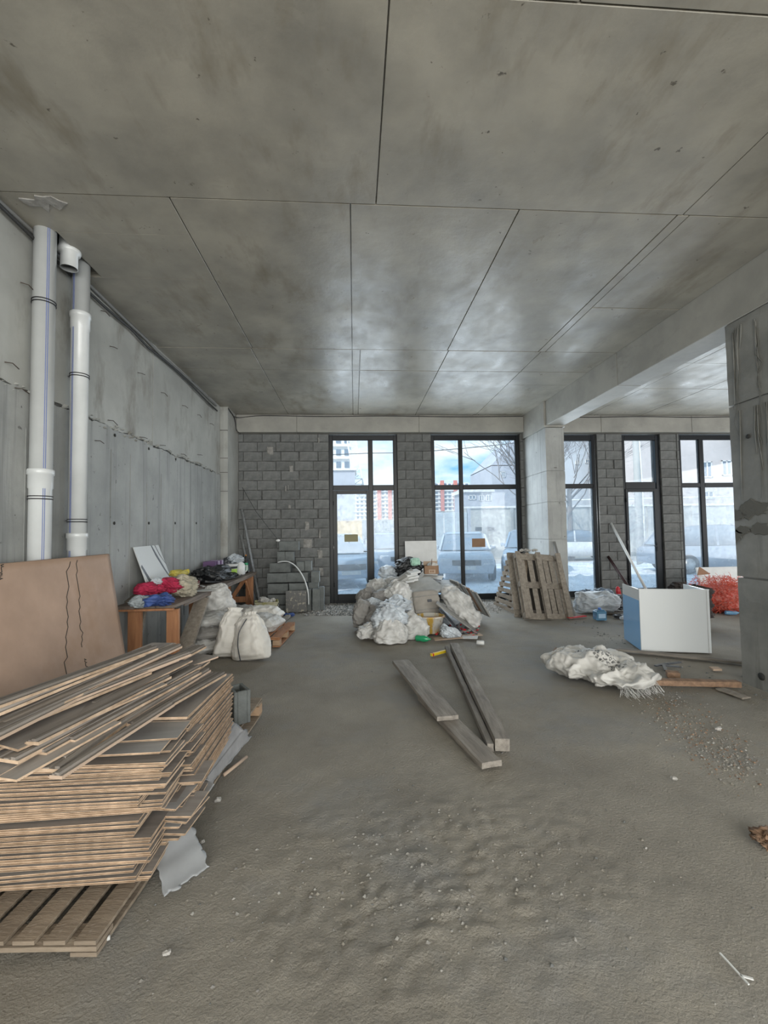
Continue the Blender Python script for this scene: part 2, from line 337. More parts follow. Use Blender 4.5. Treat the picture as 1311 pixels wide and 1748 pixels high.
def soft_mesh(prof, w, d, h, seed=0, wr=.05, nseg=64, nring=52, ex=2.4, freq=5., fold=1.0, gather=None):
    """soft closed body lofted along +z, wrinkled by folds"""
    if gather is None: gather = 5+int(seed) % 3 if prof in ('upright', 'round', 'flare', 'sewn') else 0
    P = PR[prof] if isinstance(prof, str) else prof; vs = []
    off = Vector((seed*3.71, seed*1.37, seed*5.3)); sc = (w+d+h)/3
    for i in range(nring+1):
        t = i/nring; t = t+.035*math.sin(t*2*math.pi)*-1
        for k in range(len(P)-1):
            if P[k][0] <= t <= P[k+1][0] or k == len(P)-2: break
        a, b = P[k], P[k+1]; u = min(1, max(0, (t-a[0])/(b[0]-a[0]))); u = u*u*(3-2*u)
        hw = (a[1]+(b[1]-a[1])*u)*w/2; hd = (a[2]+(b[2]-a[2])*u)*d/2
        for j in range(nseg):
            an = 2*math.pi*j/nseg; c, s_ = math.cos(an), math.sin(an)
            x = math.copysign(abs(c)**(2/ex), c)*hw; y = math.copysign(abs(s_)**(2/ex), s_)*hd; z = t*h
            p = Vector((x, y, z)); q = p/sc
            n1 = noise.noise(Vector((q.x*freq, q.y*freq, q.z*freq*.5))+off)
            n2 = noise.noise(Vector((q.x*freq*2.1, q.y*freq*2.1, q.z*freq*.9))+off*2)
            n3 = noise.noise(Vector((q.x*freq*.45, q.y*freq*.45, q.z*freq*.45))+off*3)
            n4 = noise.noise(Vector((q.x*freq*4.6, q.y*freq*4.6, q.z*freq*2.4))+off*5)
            rd = ((1-min(1, 2.5*abs(n4)))**2)*.22+((1-min(1, 2.2*abs(n1)))**2)*1.0+((1-min(1, 2.2*abs(n2)))**2)*.5+n3*1.2-.35
            if gather:
                ga = max(0, (t-.5)/.5)**1.5; gf = abs(math.sin(an*gather+2.5*noise.noise(Vector((seed, z*2/sc, an)))))
                k2 = 1-.30*ga*gf; p.x *= k2; p.y *= k2
            r = Vector((c, s_, 0)); e = min(1, 8*t, 8*(1-t)) if True else 1
            p += r*(rd*wr*sc*fold*(.35+.65*e))
            p.z += noise.noise(Vector((q.x*3, q.y*3, q.z*2))+off*4)*wr*sc*1.2
            vs.append(p)
    fs = [(i*nseg+j, i*nseg+(j+1) % nseg, (i+1)*nseg+(j+1) % nseg, (i+1)*nseg+j) for i in range(nring) for j in range(nseg)]
    fs += [tuple(range(nseg))[::-1], tuple(range(nring*nseg, (nring+1)*nseg))]
    return vs, fs
def soft(name, label, cat, loc, m, prof='upright', size=(.4, .3, .5), rot=(0, 0, 0), seed=0, wr=.05, group=None, ground=None, parent=None, part=None, **k):
    vs, fs = soft_mesh(prof, *size, seed=seed, wr=wr, **k)
    E_ = Euler(rot).to_matrix(); loc = Vector(loc); c = Vector((0, 0, size[2]/2))
    lying = abs(rot[0]) > .9 or abs(rot[1]) > .9
    out = []
    for p in vs:
        q = E_ @ (p-c if lying else p)
        if ground is not None: q.z = max(q.z, ground-loc.z+ .004)
        out.append(q)
    mb = MB(); mb.add(out, fs, 0, True)
    if parent: return mb.build(part or name, m, parent)
    o = mb.build(name, m, None, loc); return tag(o, label, cat, group)
rnd = random.Random(7)
# ================================================================== STRUCTURE
CZ = 4.02
XL, XR, YB, YF = -2.6, 11.8, -4.9, 9.6
# ---- floor: gently uneven screed, denser towards the camera
xs = np.concatenate([np.linspace(XL-.5, 3.2, 300), np.linspace(3.22, XR, 170)])
ys = np.concatenate([np.linspace(YB, .6, 24), .62+9.2*(np.linspace(0, 1, 300)**1.5)])
nx, ny = len(xs), len(ys); co = np.zeros((nx*ny, 3), np.float32); k = 0
flat = [(-1.2, 2.4, 1.6), (3.9, 5.4, .8)]
def floor_h(x, y):
    v = Vector((x, y, 0)); a = noise.noise(v*.7)*.012+noise.noise(v*2.3)*.007+noise.noise(v*7)*.003
    ring = math.exp(-(((x-.15)**2+(y-1.95)**2)/.35)) + .6*math.exp(-(((x-.9)**2+(y-2.2)**2)/.3))
    a += ring*(abs(noise.noise(v*13))*.026+noise.noise(v*31)*.006)
    a += noise.noise(v*19)*.0022
    return a-.012
for j in range(ny):
    for i in range(nx):
        x, y = float(xs[i]), float(ys[j]); co[k] = (x, y, floor_h(x, y)); k += 1
me = bpy.data.meshes.new('floor'); idx = np.arange(nx*ny).reshape(ny, nx)
qd = np.stack([idx[:-1, :-1], idx[:-1, 1:], idx[1:, 1:], idx[1:, :-1]], -1).reshape(-1, 4)
me.vertices.add(nx*ny); me.vertices.foreach_set('co', co.ravel()); me.loops.add(qd.size); me.loops.foreach_set('vertex_index', qd.ravel().astype(np.int32))
me.polygons.add(len(qd)); me.polygons.foreach_set('loop_start', np.arange(0, qd.size, 4, dtype=np.int32)); me.update(calc_edges=True)
me.polygons.foreach_set('use_smooth', np.ones(len(qd), bool)); me.materials.append(m_floor)
fl = link('floor', me); tag(fl, kind='structure')
# ---- ceiling: slab and the cast panels between the formwork joints
ce = MB().box((XL-.3, YB, CZ+.03), (-2.62, YF+.3, CZ+.3)).box((-2.62, YB, CZ+.03), (-2.42, 3.69, CZ+.3)).box((-2.62, 4.33, CZ+.03), (-2.42, YF+.3, CZ+.3)) \
    .box((-2.42, YB, CZ+.03), (XR+.3, YF+.3, CZ+.3)).build('ceiling', m_ceil); tag(ce, kind='structure')
MB().box((-2.62, 3.69, CZ+.6), (-2.42, 4.33, CZ+.62)).build('shaft', m_void, ce)
rows = [(YB, -3.4, 0), (-3.4, -.75, 0), (-.75, 1.92, 1), (1.92, 3.26, 2), (3.26, 5.95, 3), (5.95, 6.73, 4), (6.73, 9.62, 4)]
cols = {0: [XL, -1.3, 0, 1.3, 2.6, 3.77], 1: [XL, -1.1, 1.1, 2.62, 3.77], 2: [XL, .195, 2.66, 3.77], 3: [XL, -1.34, 0, 1.32, 2.62, 2.72, 3.77], 4: [XL, -1.36, 0, .11, 1.34, 2.66, 3.77]}
g = .0045
for (y0, y1, ci) in rows:
    cc = cols[ci]
    for a, b in zip(cc[:-1], cc[1:]):
        yy = [(y0, y1)]
        if ci == 3 and a > 2.7: yy = [(y0, 4.72), (4.72, y1)]
        if ci == 4 and y0 > 6 and a > 2.6: yy = [(y0, 7.35), (7.35, y1)]
        for p0, p1 in yy:
            dz = rnd.uniform(-.0015, .0015); z0 = CZ+dz
            segs = [(a, b, p0, p1)]
            if a == XL and p0 < 4 < p1:   # the pipe shaft
                segs = [(a, b, p0, 3.69), (a, b, 4.33, p1), (-2.42, b, 3.69, 4.33)]
                segs = [(a, b, p0, 3.69), (-2.42+g, b, 3.69-2*g, 4.33+2*g), (a, b, 4.33, p1)]
            for sa, sb, q0, q1 in segs:
                MB().box((sa+g, q0+g, z0), (sb-g, q1-g, CZ+.035)).build('panel', m_ceil, ce, bevel=.002)
for a, b in zip([4.13, 5.2, 6.4, 7.6, 8.9, 10.2], [5.2, 6.4, 7.6, 8.9, 10.2, XR]):
    for y0, y1 in ((YB, -2), (-2, .9), (.9, 3.6), (3.6, 6.3), (6.3, 7.5), (7.5, 9.62)):
        MB().box((a+g, y0+g, CZ+rnd.uniform(-.002, .002)), (b-g, y1-g, CZ+.035)).build('panel', m_ceil, ce, bevel=.002)
p = at(76, 346, z=CZ-.004); MB().prism([((.15+.14*noise.noise(Vector((k*.83+.3, 3, 0))))*math.cos(k*.349), (.06+.09*noise.noise(Vector((k*.83+.3, 8, 0))))*math.sin(k*.349)) for k in range(18)], -.004, .006, mx=Matrix.Translation(p)).build('plaster_patch', m_mortarlt, ce)
# ---- left wall
wl = MB().box((XL-.35, YB, -.1), (XL-.02, YF+.3, CZ+.3)).build('wall_left', m_mortar); tag(wl, kind='structure')
jy = [YB, -3.4, -2.1, -.8, .54, 1.87, 3.2, 4.53, 5.86, 7.18, 8.76]
def wall_panel(y0, y1, z0, z1, x, m, ragged, seed):
    mb = MB(); n = 40; vs = []; fs = []
    for i in range(n+1):
        y = y0+(y1-y0)*i/n
        rg = noise.noise(Vector((y*3.1, seed, 0)))*.03+noise.noise(Vector((y*11, seed, 3)))*.02 if ragged else 0
        a, b = (z0, z1+rg) if ragged == 1 else ((z0+rg, z1) if ragged == 2 else (z0, z1))
        vs += [(x, y, a), (x, y, b), (x-.05, y, b), (x-.05, y, a)]
    for i in range(n):
        for j in range(4): fs.append((i*4+j, (i+1)*4+j, (i+1)*4+(j+1) % 4, i*4+(j+1) % 4))
    fs += [(0, 1, 2, 3), (n*4+3, n*4+2, n*4+1, n*4)]
    mb.add(vs, [f[::-1] for f in fs]); return mb
for k_, (y0, y1) in enumerate(zip(jy[:-1], jy[1:])):
    wall_panel(y0+.004, y1-.004, 2.69, CZ+.02, XL+rnd.uniform(-.004, .004), m_wallup, 2, k_).build('panel', m_wallup, wl)
    step = .03+rnd.uniform(-.006, .006)
    wall_panel(y0+.002, y1-.003, -.05, 2.67, XL+.012+rnd.uniform(-.003, .003), m_wall, 1, k_+.5).build('panel', m_wall, wl)
# thin board marks running up the lower wall, spalled ledge lumps along the cold joint
for y in np.arange(2.0, 8.7, .41):
    zz = rnd.uniform(1.9, 2.6)
    MB().box((XL+.012, y, .3), (XL+.017, y+rnd.uniform(.006, .014), zz)).build('board_mark', m_wall, wl)
lg = MB()
for i in range(130):
    y = rnd.uniform(2.5, 8.7); z = 2.69+rnd.uniform(-.05, .03); s_ = rnd.uniform(.008, .035)
    lg.add([(XL+.005, y-s_, z-s_*.5), (XL+.005, y+s_, z-s_*.4), (XL+.005, y, z+s_*.6), (XL+.02+s_*.5, y+s_*.2, z)], [(0, 1, 3), (1, 2, 3), (2, 0, 3)])
tag(lg.build('spalled_concrete', m_wallup, wl), kind='stuff')
# tie wires left in the wall
for px, py in [(35, 482), (122, 550), (187, 591), (235, 636), (275, 670), (311, 692), (337, 708), (358, 723), (8, 618), (25, 662), (184, 717), (238, 746), (273, 760), (337, 776), (162, 752), (118, 705), (309, 775), (172, 530)]:
    p = at(px, py, x=XL+.02); ln = rnd.uniform(.05, .09)
    MB().tube([p, p+Vector((.03, ln*.6, .005)), p+Vector((.045, ln*1.3, rnd.uniform(-.03, .01)))], .004, 5).build('tie_wire', m_rust, wl)
for px, py in [(195, 893), (254, 893), (299, 893), (335, 893), (196, 743), (254, 766), (300, 784)]:
    p = at(px, py, x=XL+.014); MB().lathe([(.018, 0), (.018, .004)], 10, mx=Matrix.Translation(p) @ Matrix.Rotation(R(90), 4, 'Y')).build('tie_hole', m_void, wl)
# ---- corner pier, far beam, long beam, middle column, near pillar
pr = rough_box((-2.62, 8.76, -.05), (-2.45, 9.7, CZ+.02), (2, 4, 20), .006, 3).build('pier', m_wallup); pr.name = 'trim_1'; tag(pr, kind='structure')
for z in (3.55, 3.0, 2.72, 2.35):
    MB().box((-2.6, 8.745, z), (-2.45, 8.76, z+.006), mx=Matrix.Rotation(0, 4, 'X')).build('cold_joint', m_rust, pr)
fb = MB().box((-2.6, 9.37, 3.66), (XR, 9.9, CZ+.05)).build('trim_2', m_beam, bevel=.01); tag(fb, kind='structure')
for x0, x1 in ((-2.45, -1.19), (-1.19, 1.42), (1.42, 3.79), (4.15, 5.5), (5.5, 7.62), (7.62, 9.6), (9.6, XR)):
    MB().box((x0+.003, 9.352, 3.652), (x1-.003, 9.60, CZ+.012)).build('panel', m_beam, fb, bevel=.005)
lb = MB().box((3.78, YB, 3.56), (4.12, 8.4, CZ+.05)).build('trim_3', m_beam); tag(lb, kind='structure')
for y0, y1 in ((YB, -2.5), (-2.5, .2), (.2, 2.9), (2.9, 5.96), (5.96, 8.4)):
    MB().box((3.77, y0+.003, 3.55), (4.13, y1-.003, CZ+.012)).build('panel', m_beam, lb, bevel=.006)
mc = MB().box((3.79, 8.4, -.05), (4.14, 9.62, CZ+.02)).build('trim_4', m_wall); tag(mc, kind='structure')
for z0, z1 in ((-.04, 1.32), (1.32, 2.05), (2.05, 2.66), (2.66, 3.52)):
    rough_box((3.775, 8.375, z0+.004), (4.155, 9.6, z1-.003), (4, 8, 8), .004, z0*3+1).build('panel', m_wall, mc)
rough_box((3.73, 8.32, 3.52), (4.17, 9.6, CZ+.01), (3, 4, 3), .005, 8).build('column_head', m_beam, mc)
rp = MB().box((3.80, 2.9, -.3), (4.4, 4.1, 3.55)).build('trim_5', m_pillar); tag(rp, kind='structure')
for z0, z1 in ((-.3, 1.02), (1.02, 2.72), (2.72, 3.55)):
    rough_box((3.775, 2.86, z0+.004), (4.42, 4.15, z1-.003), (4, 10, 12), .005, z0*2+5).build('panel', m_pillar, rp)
for px, py, r_ in ((1277, 745, .022), (1300, 1155, .035), (1262, 875, .015)):
    p = at(px, py, x=3.772); MB().lathe([(r_, 0), (r_, .004)], 12, mx=Matrix.Translation(p) @ Matrix.Rotation(R(-90), 4, 'Y')).build('tie_hole', m_void, rp)
# trickle of grout along the pillar head and mortar smears
gr_ = MB()
for i in range(16):
    y = rnd.uniform(2.95, 4.1); x = 3.771; z = 3.48-rnd.uniform(0, .05); L_ = rnd.uniform(.2, .9)
    gr_.tube([(x, y, z), (x, y+rnd.uniform(-.02, .02), z-L_*.5), (x, y+rnd.uniform(-.03, .03), z-L_)], [.007, .005, .002], 5)
for i in range(12):
    y = rnd.uniform(2.95, 4.1); z = 2.65; L_ = rnd.uniform(.3, 1.0)
    gr_.tube([(3.771, y, z), (3.771, y+rnd.uniform(-.02, .02), z-L_*.5), (3.771, y+rnd.uniform(-.03, .03), z-L_)], [.006, .005, .002], 5)
tag(gr_.build('grout_run', m_pillar, rp), kind='stuff')
dk = MB()
for i in range(20):
    y = rnd.uniform(2.95, 4.1); z = rnd.choice([3.45, 2.6])-rnd.uniform(0, .25); L_ = rnd.uniform(.3, 1.1); q = [(3.7705, y+.02*noise.noise(Vector((i, k*.7, 0)))*3, z-L_*k/6) for k in range(7)]
    dk.tube(q, [.004, .0045, .004, .003, .003, .002, .001], 4)
tag(dk.build('drip_mark', m_smear, rp), kind='stuff')
for px, py, w_, h_ in [(1258, 880, .22, .10), (1285, 868, .3, .16), (1300, 903, .24, .1), (1268, 905, .16, .07), (1252, 915, .2, .14)]:
    p = at(px, py, x=3.77); NN = 26
    pl = [((.5+.45*noise.noise(Vector((k*1.7, px, 0))))*w_*math.cos(k*2*math.pi/NN), (.5+.55*noise.noise(Vector((k*2.3, px, 5))))*h_*math.sin(k*2*math.pi/NN)) for k in range(NN)]
    pl = [(min(a, 4.13-p.y), b) for a, b in pl]
    MB().add([(p.x, p.y+a, p.z+b) for a, b in pl]+[(p.x-.005, p.y+a*.95, p.z+b*.9) for a, b in pl], [tuple(range(NN, 2*NN))]+[(k, (k+1) % NN, (k+1) % NN+NN, k+NN) for k in range(NN)]).build('mortar_smear', m_smear, rp)
# ---- walls the photograph does not look at
wb = MB().box((XL-.3, YB-.25, -.1), (-2.4, YB, CZ+.3)).box((-2.4, YB-.25, 3.7), (XR+.3, YB, CZ+.3)).box((4.5, YB-.25, -.1), (5.3, YB, 3.7)).box((10.3, YB-.25, -.1), (XR+.3, YB, 3.7)) \
    .box((-2.4, YB-.25, -.1), (XR, YB, .3)).build('wall_back', m_wall); tag(wb, kind='structure')  # back openings added behind the camera to let light in
wr_ = MB().box((XR, YB, -.1), (XR+.3, YF+.3, CZ+.3)).build('wall_right', m_wall); tag(wr_, kind='structure')
uf = MB().box((XL-.3, YB-.2, CZ+.65), (XR+.3, YF+.4, 5.0)).build('sun_shade_slab', m_beam); tag(uf, kind='structure')  # unseen mass added above the roof to shade the street from the sun
ffl = MB().box((XL-.6, YB-.4, -.5), (XR+.4, YF+.28, -.08)).build('trim_6', m_mortar); tag(ffl, kind='structure')
# ---- far wall: blockwork between the glazed openings
YW = 9.52
wf = MB()
segs = [(-2.45, -.53), (.955, 1.705), (3.705, 3.80), (5.475, 6.07), (6.975, 7.43), (9.75, XR)]
for a, b in segs: wf.box((a, YW+.02, -.05), (b, 9.85, 3.655))
wf = wf.build('wall_far', m_mortar); tag(wf, kind='structure')
BM = {}
def block_mesh(L, h, d, m, key='w'):
    k = (round(L, 2), round(h, 3), round(d, 2), key, rnd.randrange(3))
    if k not in BM: BM[k] = rough_box((0, 0, 0), (L, d, h), (3, 1, 2), .0028, rnd.random()*50).mesh('block', m)
    return BM[k]
ch = .2065
for si, (a, b) in enumerate(segs[:5]):
    for r_ in range(18):
        z = -.03+r_*ch; hh = min(ch-.012, 3.645-z)
        if hh < .05: continue
        if si == 0: x = a+.01-(.0, .29)[r_ % 2]*1.0
        elif si in (1, 3): x = a+.004-(0, .19)[r_ % 2]
        else: x = a+.004
        bl = .395 if si != 1 else (.37 if r_ % 2 == 0 else .375)
        while x < b-.03:
            x0 = max(x, a+.004); x1 = min(x+bl-rnd.choice([.008, .012, .03 if rnd.random() < .35 else .01]), b-.004)
            if x1-x0 > .05:
                o = link('block', block_mesh(x1-x0, hh, .17, m_block), wf, (x0, YW+rnd.uniform(-.006, .006), z)); 
            x += bl
# pale mortar patches
for px, py, w, h in [(461, 769, .15, .19), (497, 800, .10, .16), (525, 928, .20, .2), (546, 946, .12, .2), (548, 976, .12, .2), (524, 898, .1, .2), (544, 751, .05, .14), (546, 912, .05, .18), (494, 865, .08, .1), (488, 834, .04, .15), (492, 832, .03, .12)]:
    p = at(px, py, y=YW-.008); rough_box((p.x-w/2, YW-.012, p.z-h/2), (p.x+w/2, YW+.03, p.z+h/2), (5, 1, 5), .012, px).build('mortar_patch', m_mortarlt, wf)
# ---- glazed frames
def frame_unit(name, n_, x0, x1, bars, panes, z1=3.635, zb=0.0, fw=.075, leaf=None):
    t = bpy.data.objects.new('%s_%d' % (name, n_), None); COL.objects.link(t); t.location = (x0, YF, 0); tag(t, kind='structure')
    def L(a, b, c, d, y0=-.03, y1=.06, nm='frame_bar', m=m_frame):
        return MB().box((a-x0, y0, c), (b-x0, y1, d)).build(nm, m, t, bevel=.004)
    L(x0, x0+fw, zb, z1); L(x1-fw, x1, zb, z1); L(x0+fw, x1-fw, z1-fw-.03, z1); L(x0+fw, x1-fw, zb, zb+.12)
    for b in bars: L(*b)
    for (a, b, c, d) in panes:
        gm = g_low if c < 2 else g_up
        o = MB().box((a-x0, .0, c), (b-x0, .012, d)).build('glass_pane', gm, t)
        # rubber gasket
        mb = MB()
        for q in ((a-x0, a-x0+.008, c, d), (b-x0-.008, b-x0, c, d), (a-x0, b-x0, c, c+.008), (a-x0, b-x0, d-.008, d)):
            mb.box((q[0], -.012, q[2]), (q[1], .0, q[3]))
        mb.build('gasket', m_black, t)
    return t
d1 = frame_unit('door', 1, -.525, .95, [(.325, .415, .0, 3.53), (-.45, .325, 2.43, 2.53), (.415, .875, 2.43, 2.53)],
                [(-.45, .325, 2.53, 3.53), (.415, .875, 2.53, 3.53), (.415, .875, .12, 2.43)])
def leaf(t, x0, x1, z0, z1, gx0, gx1, gz0, gz1, ox, handle_right=True):
    dl = MB()
    for a, b, c, d in ((x0, gx0, z0, z1), (gx1, x1, z0, z1), (gx0, gx1, gz1, z1), (gx0, gx1, z0, gz0)): dl.box((a-ox, -.05, c), (b-ox, .01, d))
    dl = dl.build('door_leaf', m_frame, t, bevel=.004)
    MB().box((gx0-ox, -.025, gz0), (gx1-ox, -.013, gz1)).build('glass_pane', g_low, dl)
    hx = (gx1+.03 if handle_right else gx0-.03)-ox
    MB().box((hx-.012, -.06, .98), (hx+.012, -.05, 1.18)).bar((hx, -.06, 1.1), (hx, -.1, 1.1), .015, .015).bar((hx, -.1, 1.1), (hx-(.11 if handle_right else -.11), -.1, 1.1), .014, .018).build('handle', m_frame, dl)
    for z in (.35, 1.15, 2.1): MB().tube([(x0-ox+.005, -.055, z), (x0-ox+.005, -.055, z+.09)], .009, 8).build('hinge', m_steel if z == 1.15 else m_frame, dl)
leaf(d1, -.45, .33, .05, 2.42, -.365, .27, .19, 2.345, -.525)
w2 = frame_unit('window', 1, 1.705, 3.70, [(2.335, 2.41, .12, 3.53), (1.78, 2.335, 2.43, 2.52), (2.41, 3.61, 2.43, 2.52)],
                [(1.78, 2.335, 2.52, 3.53), (2.41, 3.625, 2.52, 3.53), (1.78, 2.335, .12, 2.43), (2.41, 3.625, .12, 2.43)])
w3 = frame_unit('window', 2, 4.15, 5.475, [(4.225, 5.4, 2.43, 2.52)], [(4.225, 5.40, 2.52, 3.53), (4.225, 5.40, .12, 2.43)], fw=.1)
d2 = frame_unit('door', 2, 6.07, 6.975, [(6.14, 6.86, 2.40, 2.55)], [(6.14, 6.85, 2.55, 3.53)], fw=.09)
leaf(d2, 6.13, 6.9, .05, 2.40, 6.19, 6.80, .16, 2.33, 6.07)
w4 = frame_unit('window', 3, 7.43, 9.75, [(7.94, 8.05, .12, 3.53), (7.5, 7.94, 2.43, 2.52), (8.05, 9.67, 2.43, 2.52)],
                [(7.5, 7.94, 2.52, 3.53), (8.05, 9.67, 2.52, 3.53), (7.5, 7.94, .12, 2.43), (8.05, 9.67, .12, 2.43)])
for nm, lab, px0, px1, py0, py1, m in [('paper_notice', 'tan card taped to the large window pane right of the mullion', 806, 828, 919, 934, m_card), ('paper_notice', 'olive card with a pale tear taped to the glazed door on the left', 588, 611, 912, 925, mat('olive_card', (.30, .28, .17), .8))]:
    yy = 9.59 if px0 > 700 else 9.565
    a = at(px0, py1, y=yy); b = at(px1, py0, y=yy)
    o = MB().box((0, -.005, 0), (b.x-a.x, 0, b.z-a.z)).build(nm, m, None, (a.x, yy, a.z)); tag(o, lab, 'notice')
# wires: cable along the ceiling, two ducts running in the left corner
def wire(name, label, pts, r, m, cat='cable', n=6, group=None):
    mb = MB(); P = [Vector(p) for p in pts]; o0 = P[0]
    Q = []
    for i in range(len(P)-1):
        for k in range(6):
            t = k/6; a = P[max(i-1, 0)]; b = P[i]; c = P[i+1]; d = P[min(i+2, len(P)-1)]
            Q.append(.5*((2*b)+(c-a)*t+(2*a-5*b+4*c-d)*t*t+(3*b-a-3*c+d)*t**3)-o0)
    Q.append(P[-1]-o0); mb.tube(Q, r, n)
    return tag(mb.build(name, m, None, o0), label, cat, group)
wire('corner_duct', 'grey flexible conduit in the corner of left wall and ceiling, upper of two', [(-2.57, y, CZ-.04+.012*math.sin(y*2)-.03*(y > 6)) for y in np.arange(.8, 8.8, .4)], .018, m_duct, 'conduit')
wire('corner_duct', 'dark conduit sagging below the upper one along the left wall', [(-2.55, y, CZ-.10-.03*math.sin(y*1.7)-.05*(y > 5.5)) for y in np.arange(.8, 8.6, .4)], .015, m_cable, 'conduit')
wire('ceiling_cable', 'thin black cable running along the top of the left half of the window beam', [(-2.43, 8.72, 3.98), (-2.43, 9.3, 3.95), (-1.9, 9.34, 4.0), (-.6, 9.34, 3.985), (.7, 9.34, 4.0), (2.2, 9.34, 3.985), (3.72, 9.34, 4.0)], .009, m_cable)
wire('ceiling_cable', 'thin black cable running along the top of the beam right of the column', [(4.2, 9.34, 4.0), (5.2, 9.34, 3.98), (6.4, 9.34, 4.0), (7.6, 9.34, 3.985), (8.8, 9.34, 4.0), (10.5, 9.34, 3.99)], .009, m_cable)
wire('ceiling_cable', 'short black cable dropping down the corner pier beside the beam', [(-2.435, 8.8, 3.97), (-2.44, 9.2, 3.9), (-2.44, 9.33, 3.7), (-2.36, 9.36, 3.62)], .01, m_cable)
# ================================================================== PIPES
def pvc(label, x, y, r, z0, segs, lines, clamps):
    t = empty('drain_pipe', label, 'pipe', (x, y, z0))
    prof = []
    for za, zb in segs: prof += [(r, za-z0), (r, zb-z0-.2), (r+.012, zb-z0-.19), (r+.012, zb-z0-.06), (r+.02, zb-z0-.055), (r+.02, zb-z0-.01), (r, zb-z0)]
    prof[-1:] = []; 
    prof = [(r, 0)]
    z = z0
    for za, zb in segs:
        if za > z0: prof += [(r, za-.16-z0), (r+.006, za-.15-z0), (r+.006, za-.05-z0), (r+.013, za-.045-z0), (r+.013, za-.008-z0), (r+.008, za-z0), (r, za-z0)]
    prof += [(r, CZ+.3-z0)]
    MB().lathe(prof, 40).build('pipe', m_pvc, t)
    for an in lines:
        c, s_ = math.cos(an), math.sin(an)
        MB().box((-.0025, 0, .02), (.0025, .002, CZ-z0+.1), mx=Matrix.Translation((c*(r-.0005), s_*(r-.0005), 0)) @ Matrix.Rotation(an-math.pi/2, 4, 'Z')).build('blue_line', m_blue, t, )
    for zc in clamps:
        k_ = MB().lathe([(r, zc-z0-.013), (r+.006, zc-z0-.015), (r+.006, zc-z0-.007), (r, zc-z0-.007)], 40, cap=False).lathe([(r, zc-z0+.008), (r+.006, zc-z0+.008), (r+.006, zc-z0+.015), (r, zc-z0+.015)], 40, cap=False).build('clamp', m_black, t)
        MB().tube([(-r-.005, 0, zc-z0), (x*0+XL-x+.012, 0, zc-z0)], .009, 8).build('clamp_bolt', m_steel, k_)
    return t
pvc('thick white drainpipe nearest the camera, with twin blue lines down its face', -2.50, 3.69, .078, 0, [(0, 2.0), (2.06, 4)], (R(-44), R(-35)), (3.42, 1.83))
pvc('white drainpipe behind the nearer one, with collars near its top and foot', -2.49, 4.15, .072, 0, [(0, 1.6), (1.55, 3.6), (3.57, 4)], (R(-110), R(-102)), (2.98, 1.66))
t = empty('pipe_stub', 'short open white pipe stub hanging from the ceiling slot between the two drainpipes', 'pipe', (-2.46, 3.93, 3.86))
MB().lathe([(.062, 0), (.066, 0), (.066, .12), (.085, .13), (.09, .15), (.085, .17), (.078, .19), (.078, .5)], 32, cap=False).build('pipe', m_pvc, t)
MB().lathe([(.0, .07), (.061, .07)], 24, cap=False).build('inside', m_void, t)
# ================================================================== BROWN SHEET leaning on the left wall
def sheet_pt(u, v):     # u along y, v up
    y = 1.2+u*3.31; z = .02+v*1.32
    x = -2.10-.30*v**.75+.02*math.sin(u*3.1)
    if u > .9: y += -.10*(1-v)**2*(u-.9)*10
    return Vector((x, y, z))
n1, n2 = 60, 24; vs = []; fs = []
for i in range(n1+1):
    for j in range(n2+1):
        p = sheet_pt(i/n1, j/n2); vs += [p]
K = len(vs); vs += [p-Vector((.018, 0, -.004)) for p in vs]
for i in range(n1):
    for j in range(n2):
        a = i*(n2+1)+j; q = (a, a+n2+1, a+n2+2, a+1); fs.append(q[::1]); fs.append(tuple(K+x for x in q[::-1]))
for i in range(n1):
    a = i*(n2+1); b = a+n2+1; fs.append((a, a+K, b+K, b)); fs.append((a+n2, b+n2, b+n2+K, a+n2+K))
for j in range(n2):
    fs.append((j, j+1, j+1+K, j+K)); a = n1*(n2+1)+j; fs.append((a, a+K, a+1+K, a+1))
o = MB().add([v-Vector((-2.2, 2.8, 0)) for v in vs], fs, 0, True).build('fibreboard_sheet', m_ply, None, (-2.2, 2.8, 0)); tag(o, 'large cracked brown board sheet leaning on the left wall behind the laminate pile', 'board')
def crack(px, seed):
    mb = MB(); pts = []
    for i in range(26):
        py = px[1]+(px[2]-px[1])*i/25; x = px[0]+(px[3]-px[0])*i/25+4*noise.noise(Vector((i*.45, seed, 0)))+2*noise.noise(Vector((i*1.7, seed, 9)))
        v = (1290-py)/1290
        # walk along the board
        best = None
        for vv in np.linspace(0, 1, 50):
            pass
        pts.append((x, py))
    out = []
    for x, py in pts:   # intersect the view ray with the sheet by stepping
        d = (at(x, py, y=3.)-Vector((0, 0, CAMZ))); bst = (9, None)
        for k in np.linspace(.6, 1.9, 160):
            p = Vector((0, 0, CAMZ))+d*float(k); v = (p.z-.02)/1.32
            if 0 <= v <= 1:
                u = (p.y-1.2)/3.31; e = abs(sheet_pt(u, v).x-p.x)
                if e < bst[0]: bst = (e, p, u, v)
        if bst[1] is not None and bst[0] < .012: out.append(sheet_pt(bst[2], bst[3])+Vector((.001, 0, 0))-Vector((-2.2, 2.8, 0)))
    if len(out) > 2: mb.tube(out, .0032, 4).build('crack', m_void, o)
crack((116, 950, 1165, 113), 1); crack((130, 950, 1105, 140), 5); crack((4, 960, 990, 0), 9); crack((145, 1125, 1155, 152), 12)
